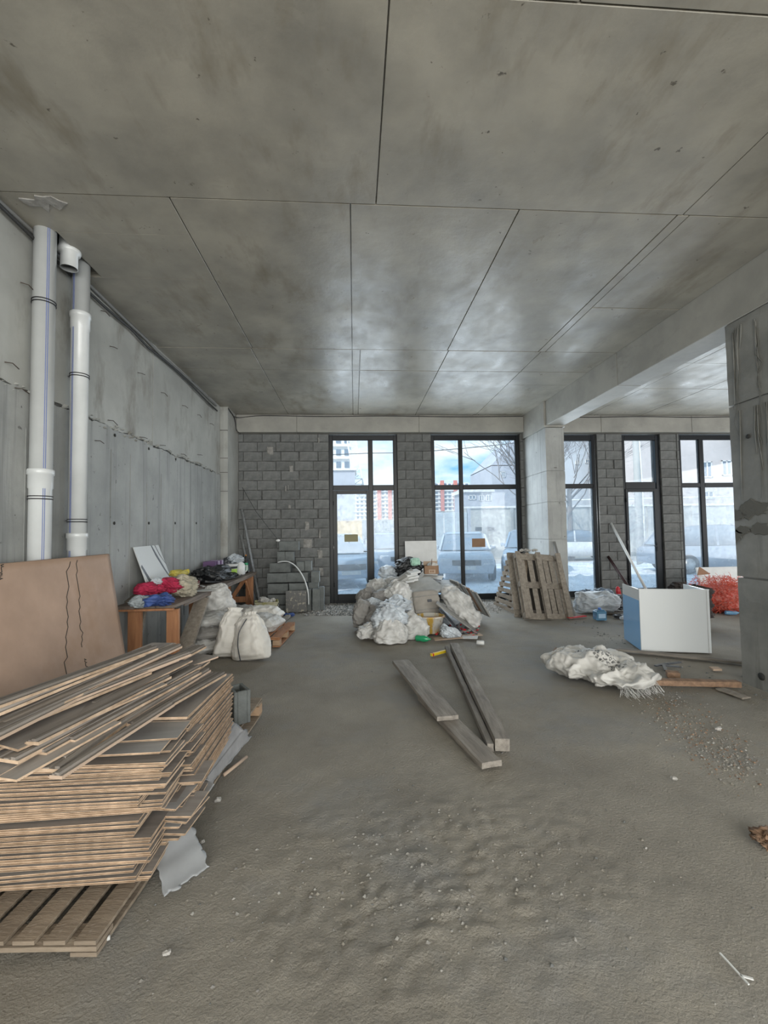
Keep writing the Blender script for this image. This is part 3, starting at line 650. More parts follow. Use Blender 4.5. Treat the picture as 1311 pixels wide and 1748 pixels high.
# ================================================================== PALLETS
def pallet(label, loc, rot, group=None, L=1.2, Wd=.8, n=7, gapc=True, m=m_pal, name='pallet', low=False):
    """boards run along local x (length L), spaced over local y (Wd)"""
    t = empty(name, label, 'pallet', loc, rot, group); dz = -.075 if low else 0
    bw = Wd/n-.025 if n > 3 else .14
    top = rough_box((-L/2, -bw/2, 0), (L/2, bw/2, .02), (8, 2, 1), .003, rnd.random()*9).mesh('deck_board', m)
    for i in range(n):
        y = -Wd/2+bw/2+i*(Wd-bw)/(n-1); link('deck_board', top, t, (0, y, .118+dz+rnd.uniform(-.001, .001)), (0, 0, rnd.uniform(-.006, .006)))
    st = rough_box((-.05, -Wd/2, 0), (.05, Wd/2, .02), (2, 6, 1), .002, 4).mesh('stringer_board', m)
    bk = rough_box((-.05, -.05, 0), (.05, .05, .075), (2, 2, 2), .003, 5).mesh('spacer_block', m_paled)
    bt = rough_box((-L/2, -.05, 0), (L/2, .05, .018), (6, 1, 1), .002, 6).mesh('base_board', m)
    for x in (-L/2+.05, 0, L/2-.05):
        link('stringer_board', st, t, (x, 0, .097+dz))
        if low: continue
        for y in (-Wd/2+.05, 0, Wd/2-.05): link('spacer_block', bk, t, (x, y, .021))
    for y in (-Wd/2+.05, 0, Wd/2-.05): link('base_board', bt, t, (0, y, .002))
    return t
# front pallet under the board pile: its deck boards run away from the camera
t = pallet('dusty wooden pallet under the near end of the laminate pile', (-1.515, 2.165, 0), (0, 0, R(86)), L=.8, Wd=1.2, n=11, low=True)
t2 = pallet('wooden pallet under the far end of the laminate pile, beside the hollow block', (-1.23, 3.30, 0), (0, 0, R(90-4)), L=1.16, Wd=.8, n=6)
t3 = pallet('low wooden pallet under the white sacks in front of the bench', (-1.42, 6.55, 0), (0, 0, R(86)), L=1.0, Wd=.9, n=6, m=m_pine)
# leaning pallets
def lean_pallet(label, a, b, c, n, m, thick=True, cross=3, boards_v=True):
    """a,b: bottom left/right corners, c: top left corner (world)"""
    a, b, c = Vector(a), Vector(b), Vector(c); X = (b-a); w = X.length; X.normalize(); Z = (c-a); h = Z.length; Z.normalize()
    Yv = Z.cross(X).normalized(); 
    mx = Matrix((X, -Yv, Z)).transposed().to_4x4(); mx.translation = a
    t = empty('pallet', label, 'pallet', (0, 0, 0)); t.matrix_world = mx
    return t, w, h
a, b = at(893, 1058, z=0), at(974, 1054, z=0)
c = at(882, 944, y=7.85)
t, w, h = lean_pallet('upright grey pallet of seven vertical boards leaning against the middle column', a, b, c, 7, m_old)
bw = [.095, .11, .10, .10, .10, .10, .09]; gp = [.006, .055, .05, .045, .012, .006]
sc_ = w/(sum(bw)+sum(gp)); x = 0
for i in range(7):
    wv = bw[i]*sc_
    rough_box((x, -.02, rnd.uniform(-.01, .015)), (x+wv, 0, h-rnd.uniform(0, .02)), (2, 1, 10), .004, i*3+1).build('deck_board', m_old, t)
    x += wv+(gp[i]*sc_ if i < 6 else 0)
for z in (.06, h*.5, h-.08):
    rough_box((.01, .001, z-.055), (w-.01, .021, z+.055), (6, 1, 2), .003, z*9).build('stringer_board', m_old, t)
    for xx in (.05, w/2, w-.05): rough_box((xx-.05, .022, z-.05), (xx+.05, .095, z+.05), (2, 2, 2), .003, z+xx).build('spacer_block', m_old, t)
for xx in (.05, w/2, w-.05): rough_box((xx-.05, .096, 0), (xx+.05, .116, h-.01), (2, 1, 6), .003, xx*5).build('base_board', m_old, t)
t, w, h = lean_pallet('second grey pallet hidden behind the upright one, its edge showing on the left', a+Vector((-.05, .26, 0)), b+Vector((-.05, .26, 0)), c+Vector((-.02, .20, .02)), 7, m_old)
for i in range(7):
    x = i*w/7; rough_box((x, -.02, 0), (x+w/7-.004, 0, h-.03), (2, 1, 6), .002, i*5+2).build('deck_board', m_olddk if i else m_old, t)
for z in (.08, h*.5, h-.08):
    rough_box((.01, .001, z-.05), (w-.01, .021, z+.05), (5, 1, 2), .003, z*9).build('stringer_board', m_old, t)
# slatted pallet standing side-on to the left
a, b, c = at(889, 1051, z=0), at(843, 1030, z=0), at(889, 944, y=7.95)
a = Vector((2.93, 7.70, 0)); b = Vector((2.86, 9.03, 0)); c = Vector((3.06, 7.80, 1.16))
t = empty('pallet', 'pale slatted pallet standing side-on left of the upright grey pallet, light showing through', 'pallet', (0, 0, 0))
bl = at(843, 1031, z=0); br = at(890, 1052, z=0); tl_ = at(867, 946, y=8.45); tr_ = at(897, 944, y=7.95)
for i in range(10):
    u = i/9.6+.012; hh = .052
    L0 = bl.lerp(tl_, u); R0 = br.lerp(tr_, u); 
    d = (R0-L0); up = (tl_-bl).normalized()
    MB().bar(L0, R0, .02, .075, up=up).build('deck_board', m_pal, t)
for s_ in (.04, .5, .95):
    L0 = bl.lerp(br, s_)+Vector((.05, .02, .03)); R0 = tl_.lerp(tr_, s_)+Vector((.05, .02, 0))
    MB().bar(L0, R0, .05, .06, up=(br-bl).normalized()).build('stringer', m_pal, t)
# ================================================================== LAMINATE PILE
def lam_mesh(L, Wd, T=.0072, top=m_lam):
    mb = MB(); mb.box((-L/2, -Wd/2, 0), (L/2, Wd/2, T), 1, tmi=0, bmi=2)
    # click tongue along one long side
    mb.box((-L/2, -Wd/2-.006, T*.3), (L/2, -Wd/2, T*.55), 1)
    return mb.mesh('laminate_board', [top, m_edge, m_lamu])
LM = [lam_mesh(L, .195, .0072, tp) for L in (1.28, 1.1, .9, .66) for tp in (m_lam, m_lamd)]
def lam(loc, rz, tilt=(0, 0), mi=0, label=None, group=None):
    o = link('laminate_board', LM[mi], None, loc, (tilt[0], tilt[1], rz)); return tag(o, label, 'board', group)
# front stack: long edges face the camera, boards run left to right
z = .065; k_ = 0
def third(z, a, b): return ('lowest', 'lower middle', 'upper middle', 'topmost')[min(3, int(4*(z-a)/(b-a)))]
gl = 0
while z < .595:
    if gl <= 0: gl = rnd.choice([1, 2, 3, 3, 4, 5, 6]); gx, gy, gr = rnd.uniform(-.08, .06), rnd.uniform(-.015, .045), rnd.uniform(-.035, .035)
    gl -= 1
    f_ = (z-.065)/.53
    xr = -.885+.06*f_+gx+rnd.uniform(-.008, .008)+(-.05 if rnd.random() < .12 else 0)
    rz = rnd.gauss(0, .005)+gr+(.02 if f_ < .7 else -.005)
    y = 2.045+gy+rnd.uniform(-.006, .006)
    mi = 0 if rnd.random() < .75 else 2
    Lb = (1.28, 1.1, .9)[mi//2]; q = third(z, .065, .6)
    lam((xr-Lb/2, y, z), rz, (rnd.gauss(0, .004), rnd.gauss(0, .003)), mi, 'laminate board in the %s quarter of the front stack, tan edge forward' % q, 'laminate boards of the front stack, %s quarter' % q)
    if k_ % 2 == 0:
        e_ = rnd.uniform(-.02, .11) if f_ < .55 else rnd.uniform(-.03, .03)
        lam((xr-Lb/2+e_, y+.2+rnd.uniform(-.01, .02), z), rz+rnd.gauss(0, .02), (0, 0), mi, 'laminate board in the %s quarter of the row behind the front stack' % q, 'laminate boards of the rear row behind the front stack, %s quarter' % q)
    z += .0102 if gl > 0 else .0165; k_ += 1
ztop = z
lam((-.83-.64, 2.05, ztop+.001), .012, (0, 0), 1, 'grey laminate board lying on top of the front stack, nearer of the two')
lam((-.80-.64, 2.14, ztop+.011), .03, (.0, 0), 1, 'grey laminate board lying on top of the front stack, farther of the two')
# second stack: boards run away from the camera, right long edges showing
z = .142; k_ = 0
while z < .64:
    f_ = (z-.142)/.50
    rz = R(90)-R(-2+5*f_)+rnd.gauss(0, .010)
    xr = -.80+.0*f_+rnd.uniform(-.010, .010)-.0975
    if f_ < .2: xr -= .04
    yend = 2.93-.03*f_+rnd.uniform(-.02, .02)
    mi = 6
    lam((xr, yend-.33, z), rz, (0, rnd.gauss(0, .003)), mi, 'laminate board in the %s quarter of the right-hand stack, edge running away' % third(z, .142, .675), 'laminate boards of the right-hand stack, %s quarter' % third(z, .142, .675))
    if k_ % 3 == 0: lam((xr-.22, yend-.30, z), rz, (0, 0), 6, 'laminate board in the inner row behind the right-hand stack', 'laminate boards of the inner row')
    if k_ % 3 == 1: lam((xr-.45, yend-.28, z), rz, (0, 0), 6, 'laminate board in the inner row behind the right-hand stack', 'laminate boards of the inner row')
    z += .0100; k_ += 1
zt2 = z
# lower boards poking out to the right behind the front stack, ends cut askew to the camera
fan = ['highest', 'second highest', 'third highest', 'middle', 'third lowest', 'second lowest', 'lowest']
for i, (px, py, zz, a_) in enumerate([(300, 1384, .28, -9), (326, 1396, .25, -5), (318, 1406, .225, -12), (306, 1414, .20, -3), (316, 1426, .18, -7), (305, 1434, .16, -2), (284, 1440, .147, 4)]):
    c_ = at(px, py, z=zz); an = R(a_); dv = Vector((math.cos(an), math.sin(an), 0)); nv = Vector((-dv.y, dv.x, 0))
    ce_ = c_-dv*.45+nv*.0975
    lam((ce_.x, ce_.y, zz), an, (0, 0), 4+(i % 3 == 0), 'laminate board poking out low between the two stacks, %s of seven' % fan[i], 'laminate boards poking out low between the stacks')
# boards thrown on top: long, pointing away to the right
tops = [  # near end px, far end px, z near, z far
 ((35, 1300), (300, 1150), .70, .74), ((78, 1318), (342, 1130), .69, .72), ((20, 1265), (305, 1128), .75, .80), ((0, 1240), (300, 1104), .80, .86), ((-40, 1262), (268, 1120), .80, .83),
 ((60, 1288), (330, 1140), .72, .75), ((105, 1300), (352, 1146), .69, .71), ((-30, 1225), (235, 1118), .83, .88), ((-20, 1210), (262, 1108), .86, .9), ((-60, 1245), (215, 1135), .80, .84),
 ((150, 1205), (340, 1105), .76, .80), ((0, 1275), (260, 1165), .76, .77), ((95, 1330), (290, 1205), .69, .70), ((215, 1240), (372, 1152), .69, .69), ((-80, 1300), (180, 1180), .74, .76), ((150, 1190), (355, 1120), .73, .75),
 ((-60, 1330), (150, 1215), .72, .74), ((40, 1235), (250, 1150), .79, .80), ((170, 1175), (320, 1118), .80, .83),
 ((55, 1272), (285, 1158), .765, .77), ((10, 1302), (215, 1196), .735, .74), ((-50, 1282), (245, 1135), .80, .81), ((120, 1268), (338, 1150), .72, .73), ((-10, 1330), (175, 1232), .71, .72), ((80, 1215), (300, 1128), .80, .81), ((-90, 1250), (120, 1165), .83, .85)]
tl = ['narrow grey board with a grooved end lying on the pile, its near end over the front stack', 'pale-edged long board crossing the top of the pile down to the front stack', 'grey-brown board slanting across the middle of the pile top']
order = sorted(range(len(tops)), key=lambda i: at(*tops[i][0], z=tops[i][2]).x)
ordn = ['first', 'second', 'third', 'fourth', 'fifth', 'sixth', 'seventh', 'eighth', 'ninth', 'tenth', 'eleventh', 'twelfth', 'thirteenth', 'fourteenth', 'fifteenth', 'sixteenth', 'seventeenth', 'eighteenth', 'nineteenth', 'twentieth', 'twenty-first', 'twenty-second', 'twenty-third', 'twenty-fourth', 'twenty-fifth', 'twenty-sixth']
for i, ((ax, ay), (bx, by), za, zb) in enumerate(tops):
    p = at(ax, ay, z=za); q = at(bx, by, z=zb); d = q-p; L_ = d.length
    wd = (.11, .125, .19, .09, .12, .10, .06, .11, .07, .12, .10, .19, .05, .11, .19, .19, .19, .07, .06, .055, .10, .06, .045, .19, .05, .10)[i]
    mb = MB(); T_ = .012 if wd < .13 else .0085
    mb.box((-L_/2, -wd/2, 0), (L_/2, wd/2, T_), 1, tmi=0, bmi=2).box((-L_/2, wd/2, T_*.3), (L_/2, wd/2+.006, T_*.6), 1)
    if wd < .13:    # raised moulding and grooved underside feet
        mb.box((-L_/2, -wd/2+.012, T_), (L_/2, -wd/2+.030, T_+.010), 0).box((-L_/2, wd/2-.022, T_), (L_/2, wd/2-.010, T_+.006), 0).box((-L_/2, -wd*.1, T_), (L_/2, wd*.1, T_+.004), 0)
    c_ = (p+q)/2; rz = math.atan2(d.y, d.x); ry = -math.atan2(d.z, math.hypot(d.x, d.y))
    o = mb.build('laminate_board' if wd > .13 else 'moulding_strip', [m_lam if wd > .13 else m_mould, m_edge if i % 3 else m_cardlt, m_lamu], None, c_, (rnd.uniform(-.05, .12), ry, rz))
    tag(o, '%s %s slanting across the pile top, counted from the brown sheet' % (ordn[order.index(i)], 'wide loose board' if wd > .13 else 'narrow moulding strip'), 'board', 'loose boards and mouldings on top of the laminate pile')
# filler layers in the left rear of the pile so it stands as a full heap
z = .142; k_ = 0
while z < .70:
    lam((-1.62+rnd.uniform(-.06, .06), 2.95+rnd.uniform(-.05, .05), z), R(76)+rnd.gauss(0, .05), (0, 0), 0, 'laminate board at the rear left of the pile towards the wall', 'laminate boards at the rear left of the pile')
    z += .03; k_ += 1
# corrugated fibre-cement piece on the right of the rear pallet
def curved_sheet(name, label, cat, pts, thick, m, wave=0, nw=4, z=.15, edge=.02, seed=0, bend=None):
    """polygon (world xy) filled by a grid with waves"""
    P = [Vector(p) for p in pts]; n = 26; o0 = sum(P, Vector())/len(P); vs = []; fs = []
    A, B, C_, D = P   # quad corners
    for i in range(n+1):
        for j in range(n+1):
            u, v = i/n, j/n; p = (A.lerp(B, u)).lerp(D.lerp(C_, u), v)
            if i in (0, n) or j in (0, n): p += Vector((noise.noise(Vector((u*6, v*6, seed))), noise.noise(Vector((u*6, v*6, seed+9))), 0))*edge
            p.z += wave*math.sin(u*nw*2*math.pi)+(bend(u, v) if bend else 0); vs.append(p-o0)
    K = len(vs); vs += [p-Vector((0, 0, thick)) for p in vs]
    for i in range(n):
        for j in range(n): a = i*(n+1)+j; q = (a, a+n+1, a+n+2, a+1); fs += [q, tuple(K+x for x in q[::-1])]
    for i in range(n):
        a = i*(n+1); b = a+n+1; fs += [(a, a+K, b+K, b), (a+n, b+n, b+n+K, a+n+K)]
        a = i; fs.append((a, a+1, a+1+K, a+K)); a = n*(n+1)+i; fs.append((a, a+K, a+1+K, a+1))
    return tag(MB().add(vs, fs, 0, True).build(name, m, None, o0), label, cat)
curved_sheet('corrugated_sheet', 'broken grey corrugated sheet on the pallet edge right of the laminate pile', 'sheet',
             [at(314, 1334, z=.26), at(364, 1332, z=.14), at(430, 1256, z=.16), at(388, 1222, z=.335)], .007, m_fibre, .009, 3, seed=3, edge=.03)
curved_sheet('foam_sheet', 'smooth pale grey sheet with a torn edge poking out from under the laminate pile', 'sheet',
             [at(258, 1440, z=.10), at(280, 1530, z=.012), at(358, 1478, z=.02), at(322, 1400, z=.12)], .004, m_greysh, .003, 2, edge=.03, seed=8)
curved_sheet('foam_sheet', 'grey torn-edged corner of sheet right of the pile below the corrugated sheet', 'sheet',
             [at(300, 1345, z=.15), at(340, 1375, z=.15), at(366, 1338, z=.155), at(325, 1318, z=.16)], .006, m_lamd, 0, 1, edge=.005, seed=5)
# hollow concrete block
p = at(405, 1232, z=.142)
t = empty('hollow_block', 'grey hollow concrete block standing on end on the pallet beside the laminate pile', 'block', (p.x, p.y+.03, .142), (0, 0, R(32)))
mb = MB()
for a, b in (((-.06, -.095, 0), (-.035, .095, .235)), ((.035, -.095, 0), (.06, .095, .235)), ((-.035, -.095, 0), (.035, -.07, .235)), ((-.035, .07, 0), (.035, .095, .235)), ((-.035, -.012, 0), (.035, .012, .18))): mb.box(a, b)
mb.build('shell', m_blockdk, t, bevel=.004)
# ================================================================== WORKBENCH
BX0, BX1, BY0, BY1, BZ = -2.585, -1.95, 4.98, 9.0, .76
t = empty('workbench', 'long pine workbench with a dusty top along the left wall', 'workbench', (BX1-.3, 7.0, 0))
O = Vector((BX1-.3, 7.0, 0))
def part(mb, nm, m, par=t, bevel=.003): return mb.build(nm, m, par, bevel=bevel)
def W3(x, y, z): return (x-O.x, y-O.y, z-O.z)
for i in range(3):
    xa = BX0+i*(BX1-BX0)/3; part(MB().box(W3(xa, BY0-(.03 if i == 0 else 0), BZ-.035), W3(xa+(BX1-BX0)/3-.004, BY1, BZ)), 'top_plank', m_worn)
part(MB().box(W3(BX0, BY0-.02, BZ-.06), W3(BX1-.02, BY0+.02, BZ-.036)), 'end_rail', m_pine)
part(MB().box(W3(BX1-.03, BY0+.3, BZ-.065), W3(BX1-.01, BY1-.05, BZ-.036)), 'front_rail', m_worn)
def leg(x, y, w=.15, d=.05): part(MB().box(W3(x-w/2, y-d/2, 0), W3(x+w/2, y+d/2, BZ-.065)), 'leg', m_pine)
leg(-2.44, 5.12, .14); leg(-2.03, 5.12, .13); leg(-2.42, 8.65, .1, .05); leg(-2.03, 8.72, .14, .05); leg(-2.45, 6.9, .1, .05); leg(-2.1, 6.9, .1, .05)
part(MB().bar(W3(-2.45, 5.3, .66), W3(-2.45, 5.12, .3), .10, .04), 'brace', m_old)
part(MB().bar(W3(-1.99, 5.95, .68), W3(-1.99, 5.18, .05), .05, .17, up=Vector((1, 0, 0))), 'brace', m_offw if False else m_old)
part(MB().bar(W3(-2.1, 8.72, .68), W3(-2.35, 8.72, .30), .05, .07), 'brace', m_pine)
part(MB().box(W3(-2.5, 8.72, .2), W3(-2.0, 8.76, .31)), 'cross_rail', m_pine)
part(MB().bar(W3(-1.98, 8.2, .66), W3(-1.98, 8.7, .18), .03, .04), 'brace', m_pine)
part(MB().bar(W3(-2.4, 6.95, .3), W3(-2.1, 6.9, .7), .04, .08), 'brace', m_pine)
# ---- things on the bench
def B(px, py, m, nm, lab, cat, size, rot=(0, 0, 0), prof='blob', seed=0, wr=.09, x=None, dz=0, **k):
    p = at(px, py, z=BZ) if x is None else at(px, py, x=x); p.z = BZ+dz
    return soft(nm, lab, cat, p, m, prof, size, rot, seed, wr, ground=BZ+dz, **k)
B(268, 1030, m_bluec, 'blue_garment', 'crumpled blue nylon garment on the near end of the bench', 'clothes', (.34, .24, .13), prof='blob', seed=3, wr=.16, freq=4, x=-2.1)
B(238, 1026, m_greyc, 'grey_cloth', 'pale grey crumpled cloth left of the blue garment', 'clothes', (.16, .2, .13), seed=5, wr=.12, x=-2.25)
B(255, 1012, m_red, 'red_garment', 'crimson garment with a white flower print, left of the clothes heap', 'clothes', (.30, .22, .13), seed=8, wr=.16, x=-2.34, dz=.08)
B(288, 1012, m_red, 'red_garment', 'folded crimson cloth lying in the middle of the clothes heap', 'clothes', (.26, .26, .19), seed=11, wr=.18, x=-2.22, dz=.06)
B(312, 1014, m_beige, 'beige_garment', 'wrinkled beige cloth at the right end of the clothes heap', 'clothes', (.24, .34, .27), seed=14, wr=.2, x=-2.12, freq=6)
B(306, 995, m_yel, 'yellow_garment', 'yellow-green rag on top of the beige cloth', 'clothes', (.2, .24, .08), seed=17, wr=.14, x=-2.2, dz=.24)
B(268, 1000, m_sheer, 'white_rag', 'small white rag between the crimson garments', 'clothes', (.12, .12, .1), seed=18, wr=.1, x=-2.3, dz=.17)
p = at(205, 1031, z=BZ)
tag(MB().bar((0, 0, .012), (.07, .35, .10), .07, .02).build('rag_strip', m_taup, None, (p.x+.02, p.y+.05, BZ)), 'grey-brown strip at the near left end of the bench by the wall', 'strip')
a_ = at(269, 997, x=-2.36); b_ = at(303, 985, x=-2.36); c_ = at(241, 938, x=-2.575); d_ = at(277, 934, x=-2.575)
zb = BZ+.02
vs = [Vector((-2.36, 5.37, BZ+.004)), Vector((-2.36, 6.05, BZ+.004)), Vector((-2.565, 5.98, 1.39)), Vector((-2.565, 5.33, 1.385))]
mb = MB(); o0 = vs[0].copy(); mb.add([v-o0 for v in vs]+[v-o0-Vector((.012, 0, .004)) for v in vs], [(0, 1, 2, 3), (7, 6, 5, 4), (0, 4, 5, 1), (1, 5, 6, 2), (2, 6, 7, 3), (3, 7, 4, 0)])
mpo = tag(mb.build('marbled_panel', m_marble, None, o0), 'white marbled panel with dark veins leaning on the wall behind the clothes', 'panel')
B(360, 997, m_bin, 'black_jacket', 'black jacket heaped in the middle of the bench', 'clothes', (.42, .95, .24), prof='blob', seed=21, wr=.14, freq=4, x=-2.3)
B(385, 992, m_bin, 'black_jacket', 'flat black sleeve trailing right of the jacket heap', 'clothes', (.28, .7, .1), seed=23, wr=.12, x=-2.18)
def uvp(u, v): a_ = vs[0].lerp(vs[1], u); return a_.lerp(vs[3].lerp(vs[2], u), v)-o0
mnv = (vs[1]-vs[0]).cross(vs[3]-vs[0]).normalized(); mnv *= .0015 if mnv.x > 0 else -.0015
for pl in ([(.0, .62), (.05, .66), (.16, .40), (.30, .18), (.36, .0), (.26, .0), (.10, .30)], [(.66, 1), (.70, 1), (.76, .84), (.90, .50), (1, .30), (1, .24), (.84, .50), (.70, .80)], [(.82, 1), (.845, 1), (.90, .80), (1, .62), (1, .60), (.87, .8)]):
    q_ = [uvp(*c)+mnv for c in pl]; MB().add(q_+[c-mnv*.8 for c in q_], [tuple(range(len(q_)))]+[(i, (i+1) % len(q_), (i+1) % len(q_)+len(q_), i+len(q_)) for i in range(len(q_))]).build('vein', m_bindk, mpo)
# folders standing, bucket, white jug, leafy wrap, bottle
for i in range(5):
    m_ = (m_purple, m_purple, m_lav, m_purple, m_lav)[i]
    tag(MB().box((0, 0, 0), (.2, .055, .30)).build('folder', m_, None, (-2.54, 7.62+i*.10, BZ)), ('dark purple folder at the left end of the folder row', 'dark purple folder second from the left of the row', 'pale lavender folder in the middle of the row', 'dark purple folder right of the lavender one', 'pale folder at the right end of the row')[i], 'folder', 'folders standing on the bench')
B(388, 975, m_bindk, 'dark_bag', 'dark crinkled bag between the folders and the bucket', 'bag', (.26, .3, .32), seed=31, wr=.16, x=-2.36)
tb = empty('paint_bucket', 'small white bucket with a lime green label on the bench', 'bucket', (-2.2, 8.05, BZ))
MB().lathe([(.095, 0), (.10, .02), (.112, .2), (.12, .205), (.12, .22), (.106, .22), (.1, .1)], 26, cap=False).lathe([(0, .005), (.095, .005)], 26, cap=False).build('body', m_white, tb)
MB().lathe([(.101, .03), (.1085, .14)], 26, cap=False).build('label', m_lime, tb); MB().lathe([(.1089, .145), (.112, .185)], 26, cap=False).build('band', m_black, tb)
B(403, 966, m_sheer, 'plastic_wrap', 'clear and green crumpled wrapping sticking out of the bucket', 'wrapping', (.2, .26, .16), seed=35, wr=.25, freq=8, x=-2.2, dz=.21)
tb = empty('jug', 'white plastic jug beside the lime bucket', 'jug', (-2.13, 8.38, BZ))
MB().lathe([(.08, 0), (.1, .02), (.105, .16), (.08, .21), (.04, .24), (.032, .27), (.02, .28)], 24).build('body', m_white, tb); MB().tube([(.1, 0, .16), (.135, 0, .17), (.13, 0, .08), (.1, 0, .05)], .012, 8).build('handle', m_white, tb)
tb = empty('bottle', 'dark glass bottle with a green label at the far end of the bench', 'bottle', (-2.1, 8.72, BZ))
MB().lathe([(.035, 0), (.042, .01), (.042, .18), (.035, .22), (.018, .27), (.016, .35)], 20).build('body', m_brglass, tb); MB().lathe([(.0428, .05), (.0428, .2)], 20, cap=False).build('label', m_green, tb); MB().lathe([(.018, .33), (.018, .355), (.0, .356)], 14).build('cap', mat('gold_cap', (.5, .2, .05), .4), tb)
for i, (px, py, a, L_) in enumerate([(338, 997, .3, .16), (345, 1000, .6, .18)]):
    p = at(px, py, z=BZ+.01); tag(MB().box((-.02, -L_/2, 0), (.02, L_/2, .012)).build('brush', m_white, None, (p.x, p.y, BZ+.001), (0, 0, a)), ('white stick lying on the bench beside the jacket, farther one', 'white stick lying on the bench beside the jacket, nearer one')[i], 'tool')
p = at(350, 1008, z=BZ); tag(MB().prism([(-.14, -.12), (.1, -.1), (.16, .1), (-.08, .13)], 0, .003).build('paper_sheet', m_paper, None, (p.x, p.y, BZ+.001)), 'white paper sheet lying on the bench in front of the jacket', 'paper')
p = at(335, 1003, z=BZ); tag(MB().lathe([(.045, 0), (.05, .1), (.048, .1), (.04, .02)], 18).build('tin_can', mat('dark_red_tin', (.12, .02, .015), .5), None, (p.x, p.y, BZ)), 'dark red tin standing on the bench beside the beige cloth', 'tin')
wire('cord', 'thin dark cord trailing off the end of the jacket on the bench', [(-2.1, 7.3, BZ+.02), (-2.03, 7.5, BZ+.03), (-2.0, 7.9, BZ+.015), (-2.05, 8.2, BZ+.02)], .007, m_cable)
# ================================================================== SACKS BY THE BENCH
soft('cement_sack', 'upright cream-white filled sack nearest the bench, left of the pair', 'sack', (-1.53, 5.64, 0), m_sackc, 'flare', (.44, .30, .60), (R(-7), R(3), R(8)), 41, .035, ground=0, ex=3.2)
soft('cement_sack', 'upright cream-white filled sack with a dark seam, right of the pair', 'sack', (-1.25, 5.48, 0), m_sackc, 'flare', (.46, .30, .57), (R(-9), R(-9), R(-20)), 43, .035, ground=0, ex=3.2)
sm = wire('seam', None, [(-1.36, 5.38, .02), (-1.385, 5.36, .2), (-1.37, 5.37, .36), (-1.30, 5.43, .5)], .006, m_bindk); o_ = bpy.data.objects['cement_sack.001']
sm.location = Vector(sm.location)-Vector(o_.location); sm.parent = o_; del sm['category']
PZ = .14
for i, (px, py, sz, rt, lb, m_, pf) in enumerate([
    (345, 1090, (.44, .20, .66), (R(90), 0, R(25)), 'white sack lying at the bottom left of the sack pile under the bench', m_sack, 'pillow'),
    (352, 1080, (.42, .19, .62), (R(90), 0, R(20)), 'white sack lying second in the left pile under the bench', m_sackg, 'pillow'),
    (365, 1068, (.40, .17, .58), (R(90), 0, R(10)), 'white sack lying on top of the left pile under the bench', m_sack, 'pillow')]):
    soft('cement_sack', lb, 'sack', (-1.92, 5.95+.06*i, .10+.15*i), m_, pf, sz, rt, 50+i, .05, ground=.01+.14*i)
soft('cement_sack', 'white sack with pointed corner standing behind the cream pair', 'sack', (-1.86, 6.3, .42), m_sack, 'sewn', (.42, .25, .42), (R(-6), R(-12), R(10)), 55, .07, ground=.3)
soft('cement_sack', 'plump white sack lying on the pallet, right of the cream pair', 'sack', (-1.32, 6.42, .26), m_sack, 'pillow', (.40, .24, .55), (R(90), 0, R(70)), 57, .05, ground=PZ)
soft('cement_sack', 'white sack with a dark seam lying behind the plump one on the pallet', 'sack', (-1.40, 6.78, .30), m_sackc, 'pillow', (.40, .28, .62), (R(90), 0, R(80)), 59, .04, ground=PZ)
soft('cement_sack', 'grey-white sack farthest back on the low pallet', 'sack', (-1.72, 6.85, .30), m_sackg, 'pillow', (.40, .28, .5), (R(90), 0, R(30)), 61, .05, ground=PZ)
# ================================================================== CORNER: poles, bucket, block stack
def pole(label, a, b, r, m, name='pole', cat='pole', sq=False):
    a = Vector(a); b = Vector(b); mb = MB()
    if sq: mb.bar((0, 0, 0), b-a, r*2, r*1.2)
    else: mb.tube([(0, 0, 0), b-a], r, 10)
    return tag(mb.build(name, m, None, a), label, cat)
pole('tall thin steel profile leaning in the left corner, front of the pair', (-1.86, 8.95, .01), (-2.36, 9.44, 2.05), .022, m_steel, 'steel_profile', 'profile', True)
pole('tall thin steel profile leaning in the left corner, behind the front one', (-1.98, 9.05, .01), (-2.38, 9.46, 1.5), .02, m_steel, 'steel_profile', 'profile', True)
pole('dark board leaning behind the steel profiles in the left corner', (-2.05, 9.1, .04), (-2.28, 9.38, 1.0), .07, m_bindk, 'dark_board', 'board', True)
bp = at(458, 1064, z=.14); bp = Vector((-1.52, 7.75, 0))
MBb = MB(); tb = empty('plaster_bucket', 'olive square bucket caked with plaster, full of rubble lumps, beside the bench', 'bucket', bp, (0, 0, R(12)))
vs = []
for z_, s_ in ((0, .135), (.34, .185), (.345, .2), (.36, .2), (.36, .18), (.03, .125)):
    for x_, y_ in ((-1, -1), (1, -1), (1, 1), (-1, 1)): vs.append((x_*s_, y_*s_*.85, z_))
fs = [(3, 2, 1, 0)]+[(i*4+j, i*4+(j+1) % 4, i*4+4+(j+1) % 4, i*4+4+j) for i in range(5) for j in range(4)]+[(20, 21, 22, 23)]
MB().add(vs, fs).build('body', m_obucket, tb, bevel=.01)
for i in range(14):
    s_ = rnd.uniform(.03, .06); x_, y_ = rnd.uniform(-.13, .13), rnd.uniform(-.1, .1)
    vs2, fs2 = soft_mesh('blob', s_*2, s_*1.8, s_*1.6, i, .15, 8, 6); MB().add(vs2, fs2, mx=Matrix.Translation((x_, y_, .30+rnd.uniform(0, .05)))).build('lump', m_plaster, tb)
MB().tube([(-.2*math.cos(a), -.17, .33-.13*math.sin(a)) for a in np.linspace(0, math.pi, 12)], .004, 6).build('handle', m_steel, tb)
pole('short board on the floor along the right side of the olive bucket', (-1.28, 7.35, .03), (-1.2, 8.1, .03), .04, m_old2, 'plank', 'plank', True)
